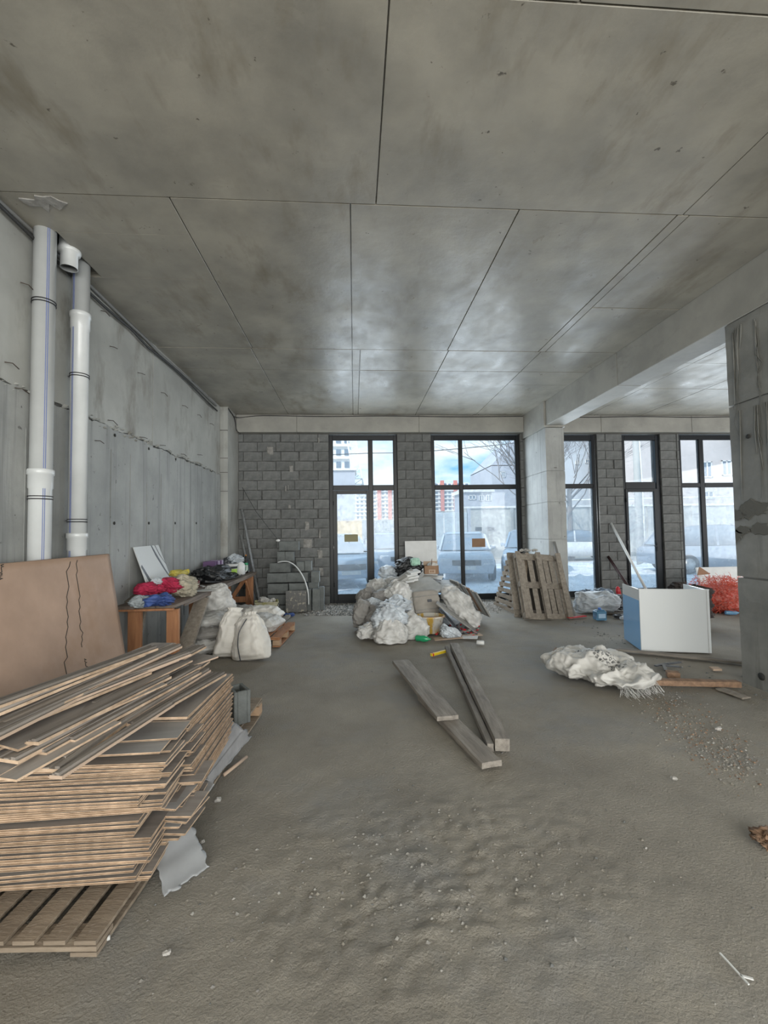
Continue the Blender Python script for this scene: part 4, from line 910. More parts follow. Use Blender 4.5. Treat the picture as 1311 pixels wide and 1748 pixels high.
# loose blocks: (px centre, py centre, y, width m, height m, depth m, label)
LB = [(493, 932, 9.0, .395, .19, 'block crowning the tall loose stack, under the little white lamp'), (480, 949.5, 9.0, .16, .19, 'small block second from the top of the loose stack, left half'), (494, 949.5, 8.99, .17, .19, 'small block second from the top of the loose stack, right half'),
      (478, 969, 8.98, .42, .19, 'loose block third row down, left'), (513, 967, 8.99, .16, .19, 'half block with mortar beside the third row'), (526, 966, 8.97, .14, .2, 'broken half block with pale mortar on top, third row right'),
      (473, 986.5, 8.97, .40, .19, 'loose block fourth row down, left'), (508, 985.5, 8.97, .42, .19, 'loose block fourth row down, right'), (538, 985, 8.95, .17, .22, 'block on end at the right of the fourth row'),
      (474, 1005, 8.96, .41, .2, 'loose block fifth row down, left'), (509, 1004, 8.96, .37, .2, 'loose block fifth row down, middle'), (535, 1003, 8.93, .20, .21, 'block on end at the right of the fifth row'),
      (474, 1024, 8.95, .40, .2, 'loose block sixth row, left, behind the bucket'), (474, 1042, 8.94, .40, .2, 'loose block at the foot of the stack, behind the bucket')]
for i, (px, py, y, w, h, lb) in enumerate(LB):
    p = at(px, py, y=y)
    o = rough_box((-w/2, 0, -h/2), (w/2, .2, h/2), (4, 2, 3), .005, i*2.3).build('cinder_block', m_blockdk, None, p, (0, 0, rnd.uniform(-.03, .03))); tag(o, 'grey '+lb, 'block', 'loose blocks stacked by the far wall')
p = at(505, 1030, y=8.6); o = rough_box((-.2, 0, 0), (.2, .10, .41), (6, 2, 6), .005, 77).build('cinder_block', mat('speckled_block', (.17, .17, .165), .9, spots=((.42, .39, .32), 16, .55, .62), bump=.4, bscale=50), None, (p.x, 8.62, .0), (R(-4), 0, 0))
tag(o, 'large speckled square slab standing in front of the loose block stack', 'block')
for i, (px, w, h, y) in enumerate([(527, .10, .42, 8.75), (540, .15, .42, 8.72), (549, .10, .45, 8.78)]):
    p = at(px, 1040, y=y); o = rough_box((-w/2, 0, 0), (w/2, .19, h), (3, 2, 4), .004, i+90).build('cinder_block', m_blockdk, None, (p.x, y, .0)); tag(o, ('narrow grey block on end right of the speckled slab', 'ribbed grey block on end, second right of the speckled slab', 'outermost grey block on end beside the door')[i], 'block')
p = at(474.5, 922.5, y=8.95); t = empty('hanging_lamp', 'tiny white lamp hanging on a thin dark wire above the loose stack', 'lamp', p)
MB().lathe([(0, -.025), (.03, -.02), (.045, 0), (.03, .02), (0, .025)], 16).build('bulb', mat('white_lamp', (.8, .8, .78), .4), t)
a = Vector((-2.35, 9.45, 2.5))-p; MB().tube([(0, 0, .02), a*.25+Vector((0, 0, -.03)), a*.6+Vector((0, 0, -.08)), a], .004, 5).build('wire', m_cable, t)
arc = [(474, 960, 8.85), (482, 958.5, 8.83), (492, 959, 8.8), (503, 965, 8.78), (513, 977, 8.75), (521, 993, 8.7), (526, 1012, 8.68), (527, 1032, 8.66)]
wire('plastic_hose', 'thin white curved tube arching over the loose block stack', [at(x, y, y=d) for x, y, d in arc], .013, m_pvc, 'tube', 8)
p = at(493, 1052, z=0); soft('blue_rag', 'small dark blue rag on the floor below the speckled slab', 'rag', (p.x, p.y, 0), m_bluec, 'blob', (.2, .14, .05), seed=70, wr=.15, ground=0)
# ================================================================== RUBBISH HEAP IN THE MIDDLE
def H(px, py, Y, wpx, hpx, dm, m, lab, prof='upright', rot=(0, 0, 0), seed=0, wr=.07, nm='rubble_sack', cat='sack', **k):
    """stand a soft body: (px,py) = bottom centre, in the vertical plane y=Y"""
    p = at(px, py, y=Y); s_ = Y/F; g_ = k.pop('g', None)
    if g_ is None: g_ = max(0, p.z-.0)
    return soft(nm, lab, cat, (p.x, p.y, max(p.z, 0)), m, prof, (wpx*s_, dm, hpx*s_), rot, seed, wr, ground=max(0, p.z), **k)
# inner mound of grit the bags lie on
n = 46; vs = []; fs = []
for i in range(n+1):
    for j in range(n+1):
        x = -.15+2.1*i/n; y = 6.3+2.9*j/n; u = (x-.85)/.95; v = (y-7.8)/1.35; r2 = u*u+v*v
        z = .72*math.exp(-r2*2.2)-.10+.04*noise.noise(Vector((x*4, y*4, 0)))*math.exp(-r2*1.2); vs.append((x-.9, y-7.7, max(z, -.03)))
for i in range(n):
    for j in range(n): a = i*(n+1)+j; fs.append((a, a+n+1, a+n+2, a+1))
tag(MB().add(vs, fs, 0, True).build('rubble_mound', m_greyp, None, (.9, 7.7, 0)), 'mound of building rubble underneath the sacks in the middle of the hall', 'rubble', kind='stuff')
H(667, 1103, 6.12, 56, 44, .34, m_sack, 'white sack with a flared base at the very front of the heap', 'upright', seed=101, wr=.08, freq=6)
H(665, 1072, 6.22, 58, 40, .3, m_sheer, 'sheer pale bag resting on the front sack', 'round', seed=102, wr=.12)
H(629, 1098, 6.35, 30, 28, .22, m_sack, 'small knotted white bag at the front left of the heap', 'round', seed=103, wr=.14)
H(712, 1094, 6.35, 46, 46, .3, m_sack, 'white sack with a striped band leaning left, right of the front sack', 'upright', rot=(0, R(-16), R(10)), seed=104, wr=.08)
H(617, 1072, 7.0, 36, 48, .3, m_sackg, 'dusty grey sack with a dark seam at the far left of the heap', 'pillow', rot=(0, R(14), 0), seed=105, wr=.07)
H(636, 1078, 6.75, 34, 44, .3, m_sackg, 'grey sack leaning, second from the left at the heap foot', 'pillow', rot=(0, R(18), 0), seed=106, wr=.08)
H(649, 1076, 6.55, 36, 48, .28, m_sackg, 'grey-white sack behind the front sack on its left', 'upright', rot=(0, R(16), 0), seed=107, wr=.08)
H(672, 1044, 6.55, 50, 22, .3, m_sheer, 'thin bluish-white plastic sheet draped behind the front bag', 'blob', seed=108, wr=.22, nm='plastic_sheet', cat='sheet')
H(624, 1034, 7.5, 34, 30, .34, m_sackg, 'pinkish grey sack at the upper left of the heap', 'round', rot=(0, R(15), 0), seed=109, wr=.1)
H(652, 1036, 7.2, 34, 30, .32, m_sackg, 'smooth grey sack in the middle left of the heap', 'blob', seed=110, wr=.07)
H(637, 1038, 7.05, 24, 18, .26, m_sheer, 'small bluish bag tucked between grey sacks on the left', 'blob', seed=111, wr=.15)
H(646, 1018, 7.8, 32, 30, .34, m_sack, 'white sack at the rear left of the heap by the door', 'blob', seed=112, wr=.13)
H(685, 1034, 7.15, 46, 44, .36, m_sack, 'large wrinkled white sack left of the tabletop panel', 'upright', rot=(0, R(-14), 0), seed=113, wr=.11, freq=6)
H(668, 1008, 7.9, 34, 24, .3, m_sack, 'white sack below the grey bag, near the top of the heap', 'blob', seed=114, wr=.12)
H(662, 992, 8.3, 30, 26, .3, m_sheer, 'translucent grey bag left of the black bag on the heap top', 'blob', seed=115, wr=.12)
H(698, 984, 8.25, 48, 32, .4, m_bin, 'black bin bag on top of the heap', 'blob', seed=116, wr=.12, nm='bin_bag', cat='bag')
H(709, 966, 8.02, 15, 14, .12, m_mint, 'mint green plastic in the mouth of the black bag', 'blob', seed=117, wr=.15, nm='plastic_wrap', cat='bag')
H(640, 1060, 6.9, 26, 24, .2, m_sackg, 'shadowed brown-grey sack at the left under others', 'blob', seed=118, wr=.1)
# long white sack lying diagonally down the right of the heap
pa = at(762, 1012, y=7.1); pb = at(812, 1068, y=6.75); d = pb-pa; L_ = d.length; c_ = (pa+pb)/2
vs, fs = soft_mesh('long', .33, .27, L_*1.22, 121, .09, 52, 44, freq=5)
zq = (-d).normalized(); q = zq.to_track_quat('Z', 'Y').to_matrix()
out = [q @ (p_-Vector((0, 0, L_*.61))) for p_ in vs]
tag(MB().add(out, fs, 0, True).build('rubble_sack', m_sack, None, c_+Vector((0, 0, .05))), 'long filled white sack lying diagonally down the right of the heap', 'sack')
# taupe case
p = at(731, 1052, y=6.9); t = empty('taupe_case', 'dusty taupe soft case with a strap in the front of the heap', 'bag', p, (R(-20), R(-4), R(6)))
vs, fs = soft_mesh([(0, .88, .7), (.06, 1, 1), (.5, 1, 1), (.94, .93, .95), (1, .8, .6)], .42, .2, .40, 5, .03, 44, 24, ex=6)
MB().add(vs, fs, 0, True).build('body', m_tan, t)
MB().box((-.2, -.112, .09), (.2, -.095, .1)).box((-.2, -.112, .3), (.2, -.095, .31)).build('seam', m_greyp, t); MB().box((.0, -.12, .2), (.07, -.1, .24)).build('tag', m_bindk, t)
# yellow and white bucket under the case
p = at(735, 1079, y=6.55); t = empty('tub', 'yellow and white plaster-smeared tub under the taupe case', 'tub', (p.x, p.y, max(p.z, 0)))
MB().lathe([(.13, 0), (.15, .01), (.2, .23), (.215, .235), (.215, .25), (.195, .25), (.14, .03)], 30, cap=False).lathe([(0, .02), (.14, .02)], 30, cap=False).lathe([(0, .2), (.19, .2)], 30, cap=False).build('body', m_ybucket, t)
MB().tube([(-.2*math.cos(a), -.1-.08*math.sin(a), .24+.01*math.sin(a)) for a in np.linspace(0, math.pi, 12)], .008, 6).build('handle', m_card, t)
# boards and panels of the heap: (px,py,Y,w,d,h, rot, mat, name, label)
def bd(px, py, Y, s, rot, m, nm, lab, cat='board'):
    p = at(px, py, y=Y); return tag(MB().box((-s[0]/2, -s[1]/2, -s[2]/2), (s[0]/2, s[1]/2, s[2]/2)).build(nm, m, None, p, tuple(R(a) for a in rot), bevel=.002), lab, cat)
bd(718, 1003, 7.3, (.62, .6, .03), (14, -12, 14), m_offw, 'tabletop_panel', 'pale grey panel lying flat across the top of the heap', 'panel')
bd(752, 1003, 7.5, (.55, .5, .03), (10, 6, -8), m_greyp, 'tabletop_panel', 'greenish grey panel right of the pale one on the heap', 'panel')
bd(716, 996, 7.6, (.5, .4, .02), (10, -10, 24), m_white, 'foam_board', 'white foam board under the folded papers', 'panel')
bd(757, 996, 7.8, (.5, .5, .03), (6, 4, 5), m_greyp, 'grey_slab', 'grey panel stacked at the right rear of the heap', 'panel')
bd(738, 986, 7.9, (.36, .3, .012), (8, 2, -20), m_paper, 'paper_stack', 'white paper sheets with a dark edge below the cardboard box', 'paper')
bd(746, 990, 7.75, (.14, .1, .03), (0, 5, -10), m_bindk, 'dark_tray', 'small dark tray right of the paper sheets', 'tray')
for i, (px, py, a) in enumerate([(704, 984, 10), (703, 989, 2), (701, 980, 18), (706, 976, 25), (697, 991, -8)]):
    bd(px, py, 7.6-.02*i, (.2, .14, .035), (12, -8, a), m_white, 'folded_packing', 'white folded packing piece, one of the pile left of the papers', 'packing')['group'] = 'white folded packing pieces on the heap'
bd(680, 992, 7.55, (.62, .05, .11), (20, -32, 8), m_greyp, 'grey_plank', 'grey plank slanting up below the black bag', 'plank')
bd(677, 998, 7.5, (.60, .05, .05), (20, -32, 8), m_offw, 'grey_plank', 'pale plank lying under the slanting grey one', 'plank')
bd(703, 1030, 6.95, (.30, .02, .36), (-30, 20, 20), m_white, 'white_sheet', 'bluish-white thin board tilted left of the taupe case', 'board')
bd(688, 1040, 6.85, (.12, .1, .12), (10, 10, 20), m_card, 'cardboard_scrap', 'brown cardboard scrap behind the thin plastic sheet', 'cardboard')
for i in range(6):
    px0 = 768+i*6.0; pa = at(px0, 992+i*3.6, y=7.8-.12*i); m_ = (m_offw, m_greyp, m_offw, m_card, m_offw, m_greyp)[i]
    o = MB().box((-.012, -.22, -.26), (.012, .22, .20)).build('board_offcut', m_, None, (pa.x+.16, pa.y, pa.z-.16), (0, R(-30), R(6)), bevel=.002)
    tag(o, 'board offcut standing slantwise at the right rear of the heap', 'board', 'board offcuts standing at the right rear of the heap')
bd(778, 1052, 6.62, (.7, .25, .02), (0, 36, -14), m_greyp, 'grey_sheet', 'bent grey sheet under the long diagonal sack', 'sheet')
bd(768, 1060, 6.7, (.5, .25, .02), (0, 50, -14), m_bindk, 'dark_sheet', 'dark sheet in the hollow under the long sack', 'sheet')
# cardboard box with label
p = at(736, 979, y=8.1); t = empty('cardboard_box', 'open brown cardboard box with a pale label on top of the heap', 'box', p, (0, 0, R(-4)))
mb = MB(); mb.box((-.13, -.1, 0), (.13, -.095, .15)).box((-.13, .095, 0), (.13, .1, .15)).box((-.13, -.1, 0), (-.125, .1, .15)).box((.125, -.1, 0), (.13, .1, .15)).box((-.13, -.1, 0), (.13, .1, .005)); mb.build('carton', m_card, t)
MB().bar((0, -.1, .15), (0, -.06, .23), .26, .004, up=Vector((1, 0, 0))).build('flap', m_card, t); MB().box((-.13, .1, .15), (.13, .104, .22)).build('flap', m_cardlt, t)
MB().box((-.05, -.1035, .01), (.07, -.1005, .08)).build('label', m_cardlt, t); MB().box((-.03, -.1045, .03), (.0, -.1036, .065)).box((.01, -.1045, .03), (.04, -.1036, .065)).build('print', m_card, t)
soft('paper_ball', 'crumpled white paper sticking out of the cardboard box', 'paper', p+Vector((.02, 0, .10)), m_paper, 'blob', (.16, .12, .1), seed=131, wr=.2)
o = bd(719, 947, 9.36, (.68, .03, 1.30), (-4, 0, 0), m_white, 'white_board', 'white board leaning on the block pier behind the heap', 'board'); o.location.z = .66
# small litter at the heap foot
t = empty('green_bottle', 'crushed green plastic bottle on the floor by the striped sack', 'bottle', (at(721, 1090, z=.04)), (R(90), 0, R(60)))
MB().lathe([(.03, -.1), (.045, -.08), (.04, -.02), (.046, .03), (.03, .08), (.014, .1), (.014, .12)], 14).build('body', m_green, t)
soft('clear_bag', 'clear plastic bag with green stripes at the right foot of the heap', 'bag', at(764, 1090, z=0), m_sheer, 'blob', (.24, .16, .17), (0, R(20), 0), 133, .2, ground=0)
bd(757, 1084, 6.35, (.06, .01, .12), (0, 0, 10), m_green, 'green_label', 'green wrapper stuck to the clear plastic bag', 'wrapper')
for i, (px, py, a, s, m_) in enumerate([(782, 1086, 8, (.7, .12), m_cardlt), (802, 1088, -20, (.22, .16), m_paper), (766, 1092, 5, (.4, .05), m_cardlt), (790, 1080, 25, (.35, .08), m_offw)]):
    p = at(px, py, z=.02); tag(MB().box((-s[0]/2, -s[1]/2, 0), (s[0]/2, s[1]/2, .006)).build('cardboard_strip', m_, None, (p.x, p.y, .012+.008*i), (R(1.5), R(-2), R(a))), ('long flat cardboard strip at the right foot of the heap', 'flat white card at the right foot of the heap', 'thin pale strip nearest the camera at the heap foot', 'dusty strip behind the cardboard at the heap foot')[i], 'cardboard')
t = empty('drink_can', 'small white can lying on the floor right of the heap', 'can', at(820, 1097, z=.025), (R(90), 0, R(70)))
MB().lathe([(.02, -.05), (.026, -.045), (.026, .045), (.02, .05)], 16).build('can', m_white, t)
lit = MB()
for i in range(60):
    p = at(rnd.uniform(745, 818), rnd.uniform(1066, 1086), z=.02); s_ = rnd.uniform(.01, .03)
    vs, fs = soft_mesh('blob', s_*2, s_*1.6, s_, i, .25, 6, 4); lit.add(vs, fs, rnd.randrange(3), mx=Matrix.Translation((p.x, p.y, rnd.uniform(0, .05))))
tag(lit.build('litter', [m_bindk, m_offw, m_redp]), 'small mixed litter under the long sack at the heap foot', 'litter', kind='stuff')
# ================================================================== BOARDS ON THE FLOOR, CENTRE
def plank(lab, a, b, w, T, m, nm='plank', seed=0, zoff=0, nL=16, amp=.004, cat='plank', rx=0):
    a = Vector(a); b = Vector(b); d = b-a; L_ = d.length; c_ = (a+b)/2
    o = rough_box((-w/2, -L_/2, -T/2), (w/2, L_/2, T/2), (3, nL, 2), amp, seed).build(nm, m, None, c_)
    o.rotation_euler = (math.atan2(d.z, math.hypot(d.x, d.y)), rx, math.atan2(d.y, d.x)-math.pi/2); return tag(o, lab, cat)
plank('weathered plank on the floor, its far half of the overlapping pair', at(683, 1129, z=.085), at(765, 1226, z=.075), .185, .04, m_old2, seed=2)
plank('split plank on the floor, nearer of the overlapping pair', at(726, 1190, z=.03), at(840, 1306, z=.025), .15, .045, m_old2, seed=4)
o = plank('thick notched beam on the floor, right of the two overlapping planks', at(775, 1103, z=.05), at(858, 1272, z=.05), .105, .09, m_old2, seed=6)
MB().box((-.04, -1.345, -.04), (.045, -1.32, .04)).build('sawn_end', m_ply, o) if False else None
plank('thin batten lying against the left side of the notched beam', at(762, 1106, z=.03), at(838, 1277, z=.03), .05, .06, m_old2, seed=7)
a_, b_ = at(736, 1118, z=.02), at(763, 1111, z=.02)
t = empty('spirit_level', 'yellow stick lying on the floor at the far end of the beam', 'level', a_); MB().bar((0, 0, 0), b_-a_, .03, .03).build('body', m_yellow, t); MB().bar((b_-a_)*.05, (b_-a_)*.12, .032, .032).build('end_cap', m_redp, t)
pole('slim pale stick on the floor right of the laminate pile', at(382, 1323, z=.012), at(421, 1292, z=.012), .011, m_cardlt, 'wood_stick', 'stick')
pole('thin grey stick on the floor below the front pallet', at(140, 1618, z=.01), at(188, 1600, z=.01), .008, m_paper, 'wood_stick', 'stick')
t = empty('broken_tie', 'small white T-shaped plastic clip on the floor at the lower right', 'clip', at(1256, 1655, z=.006))
MB().bar((0, -.05, 0), (-.005, .06, 0), .006, .004).build('stem', m_white, t); MB().bar((-.002, -.02, 0), (.03, -.035, 0), .007, .004).build('arm', m_white, t)
# ================================================================== RIGHT SIDE OF THE HALL
CL, CR_, CB = Vector((3.505, 5.27, 0)), Vector((4.25, 5.07, 0)), Vector((.20, .60, 0))
t = empty('counter', 'white glossy open-topped counter with a blue left side, standing alone', 'cabinet', CL)
dx = (CR_-CL); ux = dx.normalized(); uy = Vector((-ux.y, ux.x, 0)); hC = .755
def cbox(a, b, nm, m, par=t): return MB().box(a, b, mx=Matrix(((ux.x, uy.x, 0, 0), (ux.y, uy.y, 0, 0), (0, 0, 1, 0), (0, 0, 0, 1)))).build(nm, m, par, bevel=.0015)
wC = dx.length
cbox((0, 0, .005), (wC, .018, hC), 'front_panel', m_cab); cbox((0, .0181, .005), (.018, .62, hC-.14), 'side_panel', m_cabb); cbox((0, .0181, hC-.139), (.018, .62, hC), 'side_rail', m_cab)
cbox((wC-.018, .0181, .005), (wC, .62, hC), 'side_panel', m_cab); cbox((.019, .02, .06), (wC-.019, .6, .078), 'shelf', m_cab); cbox((.019, .02, .36), (wC-.019, .6, .378), 'shelf', m_cab)
cbox((-.003, -.003, hC), (wC+.003, .021, hC+.008), 'edge_strip', m_white); cbox((wC-.03, -.004, .005), (wC-.024, -.0005, hC), 'edge_strip', m_white)
# dark brown cloth behind
for i, (px, py, w_, h_, a) in enumerate([(1165, 1012, 34, 26, 0), (1192, 1010, 36, 18, 4)]):
    H(px, py+52, 6.4+.1*i, w_, h_+50, .3, m_brownc, ('dark brown cloth heap rising behind the white counter', 'brown sleeve of cloth trailing right behind the counter')[i], 'blob', seed=140+i, wr=.16, nm='brown_cloth', cat='cloth', freq=6)
# red netting
p0 = at(1232, 1035, z=0); p0 = Vector((6.65, 7.55, 0))
vs, fs = soft_mesh('blob', 1.1, .8, .62, 151, .08, 40, 24, freq=4)
core = MB(); net = MB()
import itertools
for k_ in range(2600):
    v = vs[rnd.randrange(len(vs))]; dvec = Vector((rnd.gauss(0, 1), rnd.gauss(0, 1), rnd.gauss(0, .7))).normalized(); s_ = rnd.uniform(.04, .13)
    c_ = v*rnd.uniform(.72, 1.06); c_.z = max(c_.z, .01); e_ = c_+dvec*s_; e_.z = max(e_.z, .004)
    mid = (c_+e_)/2+Vector((rnd.gauss(0, .012), rnd.gauss(0, .012), rnd.gauss(0, .012)))
    net.tube([c_, mid, e_], .0032, 3, cap=False)
tn = empty('red_net', 'tangled pile of red plastic netting on the floor by the right window', 'net', p0)
tag(net.build('net_strands', m_net, tn), kind='stuff')
MB().add([v*.80 for v in vs], fs, 0, True).build('net_core', mat('net_inner', (.55, .20, .17), .7, col2=(.42, .05, .03), scale=25, contrast=(.45, .55)), tn)
bd(1232, 992, 8.9, (1.0, .04, .66), (-14, 0, 0), m_white, 'white_sheet', 'white panel standing behind the red netting', 'panel').location.z = .33
p = at(1200, 982, y=8.0); tag(MB().prism([(-.12, 0), (.14, .02), (-.05, .16)], 0, .02, mx=Matrix.Rotation(R(80), 4, 'X')).build('brown_scrap', m_card, None, p), 'brown pointed scrap above the netting at the window', 'scrap')
pole('black short pipe lying in front of the red netting', at(1225, 1040, z=.03), at(1250, 1036, z=.03), .03, m_black, 'black_tube', 'tube')
t = empty('water_bottle', 'small clear blue bottle lying beside the near pillar, in front of the netting', 'bottle', at(1250, 1046, z=.04), (R(90), 0, R(75)))
MB().lathe([(.03, -.11), (.035, -.1), (.035, .05), (.014, .09), (.014, .11)], 16).build('body', m_water, t); MB().lathe([(.016, .1), (.016, .12), (0, .121)], 12).build('cap', m_white, t)
# bags by the right windows
H(1018, 1050, 7.75, 74, 36, .45, m_sheer, 'clear crinkled white sack lying by the right windows', 'pillow', seed=161, wr=.11, freq=5)
H(1001, 1027, 8.0, 28, 22, .25, m_bluebag, 'blue-grey bag on top of the clear sack, left', 'round', seed=162, wr=.12, rot=(0, R(10), 0), nm='plastic_bag', cat='bag')
H(1030, 1026, 8.1, 40, 22, .3, m_bluebag, 'blue-grey bag on top of the clear sack, right', 'blob', seed=163, wr=.14, nm='plastic_bag', cat='bag')
H(1054, 1044, 7.9, 34, 28, .3, m_bindk, 'dark bag right of the clear sack', 'blob', seed=164, wr=.12, nm='bin_bag', cat='bag')
p = at(1024, 1058, z=0); t = empty('water_jug', 'clear blue water jug standing on the floor before the bags', 'jug', (p.x, p.y, 0))
MB().box((-.085, -.07, 0), (.085, .07, .15)).box((-.07, -.055, .1505), (.07, .055, .17)).build('body', m_water, t, bevel=.02); MB().lathe([(.025, .17), (.025, .2), (0, .201)], 14).build('cap', mat('blue_cap', (.08, .2, .6), .4), t)
MB().box((-.06, -.0735, .04), (.06, -.0705, .11)).build('label', mat('pale_blue_label', (.45, .65, .85), .4), t)
pole('long white pole leaning on the block pier between the right windows', (6.0, 8.6, .01), at(1043, 893, y=9.48), .028, m_white)
pole('short dark pole leaning beside the white one', (5.82, 8.8, .01), at(1038, 950, y=9.48), .03, mat('dark_maroon', (.035, .012, .012), .5), 'dark_pole')
p = at(1059, 1022, y=8.5); soft('red_tool', 'red plastic handle standing by the foot of the white pole', 'tool', (p.x, p.y, .0), m_redp, 'long', (.09, .06, .25+p.z), (0, R(-8), 0), 171, .02, ground=0)
p = at(1073, 1036, y=7.4); t = empty('red_white_bottle', 'white bottle with a red label just left of the counter', 'bottle', (p.x, p.y, 0))
MB().lathe([(.04, 0), (.045, .02), (.045, .17), (.02, .22), (.018, .25)], 18).build('body', m_white, t); MB().lathe([(.0458, .05), (.0458, .13)], 18, cap=False).build('label', m_redp, t)
for i, (px, lb) in enumerate([(1025.5, 'left'), (1029.5, 'right')]):
    p = at(px, 1000, y=9.45); tag(MB().tube([(0, 0, 0), (0, 0, 3.62)], .007, 6).build('conduit', m_steel, None, (p.x, 9.49, .0)), 'thin vertical conduit on the block pier right of the column, %s of the pair' % lb, 'conduit')
p = at(1028, 1015, y=8.0); tag(MB().lathe([(.012, 0), (.03, .02), (.03, .1), (.012, .14)], 12).build('blue_clip', mat('blue_plastic', (.05, .12, .55), .4), None, (p.x, p.y, p.z-.06)), 'small blue nozzle poking up behind the bags', 'nozzle')
p = at(1018, 1015, y=8.05); tag(MB().lathe([(.03, 0), (.035, .03), (.03, .08)], 12).build('red_lid', m_redp, None, (p.x, p.y, p.z-.05)), 'small pinkish red lid poking up behind the bags', 'lid')  # small red lid, built as a short cylinder
pole('grey steel bar leaning on the column, right of the upright pallet', at(980, 1052, z=.012), at(946, 925, y=8.33), .022, m_duct, 'steel_bar', 'bar', True)
p = at(985, 1055, z=.01); tag(MB().bar((-.15, 0, .01), (.2, .1, .012), .07, .012).build('red_strip', m_redp, None, p), 'flat red strip on the floor at the foot of the steel bar', 'strip')
for i, (px, py) in enumerate([(1060, 1052), (1070, 1058)]):
    p = at(px, py, z=.03); soft('shoe', ('dark flat shoe on the floor left of the counter, left one', 'white crumpled rag beside the dark shoe by the counter')[i], ('shoe', 'rag')[i], (p.x, p.y, 0), (m_bindk, m_sheer)[i], 'blob', (.28, .12, .07) if i == 0 else (.2, .14, .1), seed=180+i, wr=.1, ground=0)
plank('dusty board on the floor along the left of the counter, below the dark bag', at(1035, 1046, z=.02), at(1085, 1049, z=.02), .1, .03, m_old2, seed=31)
# masonry crumbs on top of leaning pallet
cr_ = MB()
for i in range(14):
    p = at(rnd.uniform(888, 915), rnd.uniform(936, 942), y=7.92); s_ = rnd.uniform(.02, .04); vs, fs = soft_mesh('blob', s_*2, s_*1.6, s_*1.3, i, .2, 7, 5); cr_.add(vs, fs, mx=Matrix.Translation((p.x, p.y, 1.115)))
tag(cr_.build('rubble_crumbs', m_plaster), 'mortar crumbs lying on the top edge of the upright pallet', 'rubble', kind='stuff')
# crumpled white sack on the right
vs, fs = soft_mesh([(0, .5, .3), (.08, .85, .75), (.3, 1, 1), (.6, .95, .9), (.85, .8, .6), (1, .75, .2)], .70, .24, 1.35, 191, .075, 90, 90, freq=3.6, ex=2.0)
pa, pb = at(960, 1122, z=.08), at(1092, 1170, z=.08); d = pb-pa; c_ = (pa+pb)/2
q = d.normalized().to_track_quat('Z', 'Y').to_matrix(); L_ = d.length*.94
out = []
for p_ in vs:
    w_ = q @ Vector((p_.x*1.0, p_.y, (p_.z-.675)*L_/1.2)); 
    wp = w_; hx = abs(wp.z)
    w_.z = max(w_.z*.95+.03, -.07)
    w_ += noise.noise_vector(w_*7)*.03+noise.noise_vector(w_*19)*.013+noise.noise_vector(w_*41)*.004
    w_.z = max(w_.z, -.072); out.append(w_)
def print_mat():
    m = mat('printed_sack', (.66, .65, .62), .6, folds=5, col2=(.54, .53, .5), scale=6, bump=.3, bscale=200); t_ = m.node_tree; N = t_.nodes; L = t_.links; p = N['Principled BSDF']
    base = p.inputs['Base Color'].links[0].from_socket
    tcn = N.new('ShaderNodeTexCoord'); mp_ = N.new('ShaderNodeMapping'); mp_.inputs['Rotation'].default_value = (0, 0, -math.atan2(d.y, d.x)); L.new(tcn.outputs['Object'], mp_.inputs['Vector'])
    bk = N.new('ShaderNodeTexBrick'); bk.inputs['Scale'].default_value = 15; bk.inputs['Mortar Size'].default_value = .09; bk.inputs['Color1'].default_value = (1, 1, 1, 1); bk.inputs['Color2'].default_value = (.8, .8, .8, 1); bk.inputs['Mortar'].default_value = (0, 0, 0, 1)
    bk.inputs['Brick Width'].default_value = .55; bk.inputs['Row Height'].default_value = .7
    L.new(mp_.outputs[0], bk.inputs['Vector']); sp = N.new('ShaderNodeSeparateXYZ'); L.new(mp_.outputs[0], sp.inputs[0])
    def rng(s_, a, b):
        x = N.new('ShaderNodeMath'); x.operation = 'GREATER_THAN'; L.new(s_, x.inputs[0]); x.inputs[1].default_value = a
        y = N.new('ShaderNodeMath'); y.operation = 'LESS_THAN'; L.new(s_, y.inputs[0]); y.inputs[1].default_value = b
        z_ = N.new('ShaderNodeMath'); z_.operation = 'MULTIPLY'; L.new(x.outputs[0], z_.inputs[0]); L.new(y.outputs[0], z_.inputs[1]); return z_.outputs[0]
    a = rng(sp.outputs[0], -.22, .30); b = rng(sp.outputs[1], -.10, .10)
    m1_ = N.new('ShaderNodeMath'); m1_.operation = 'MULTIPLY'; L.new(a, m1_.inputs[0]); L.new(b, m1_.inputs[1])
    m2_ = N.new('ShaderNodeMath'); m2_.operation = 'MULTIPLY'; L.new(m1_.outputs[0], m2_.inputs[0]); L.new(bk.outputs['Color'], m2_.inputs[1])
    nz = N.new('ShaderNodeTexNoise'); nz.inputs['Scale'].default_value = 28; L.new(mp_.outputs[0], nz.inputs['Vector'])
    gt = N.new('ShaderNodeMath'); gt.operation = 'GREATER_THAN'; gt.inputs[1].default_value = .44; L.new(nz.outputs['Fac'], gt.inputs[0])
    m3_ = N.new('ShaderNodeMath'); m3_.operation = 'MULTIPLY'; L.new(m2_.outputs[0], m3_.inputs[0]); L.new(gt.outputs[0], m3_.inputs[1])
    mx = N.new('ShaderNodeMix'); mx.data_type = 'RGBA'; L.new(m3_.outputs[0], mx.inputs['Factor']); L.new(base, mx.inputs[6]); mx.inputs[7].default_value = (.12, .12, .12, 1)
    L.new(mx.outputs[2], p.inputs['Base Color']); return m
ws = empty('empty_sack', 'large crumpled white woven sack with faded dark print lying on the floor at the right', 'sack', c_)
MB().add(out, fs, 0, True).build('sack_body', print_mat(), ws)
fr = MB()
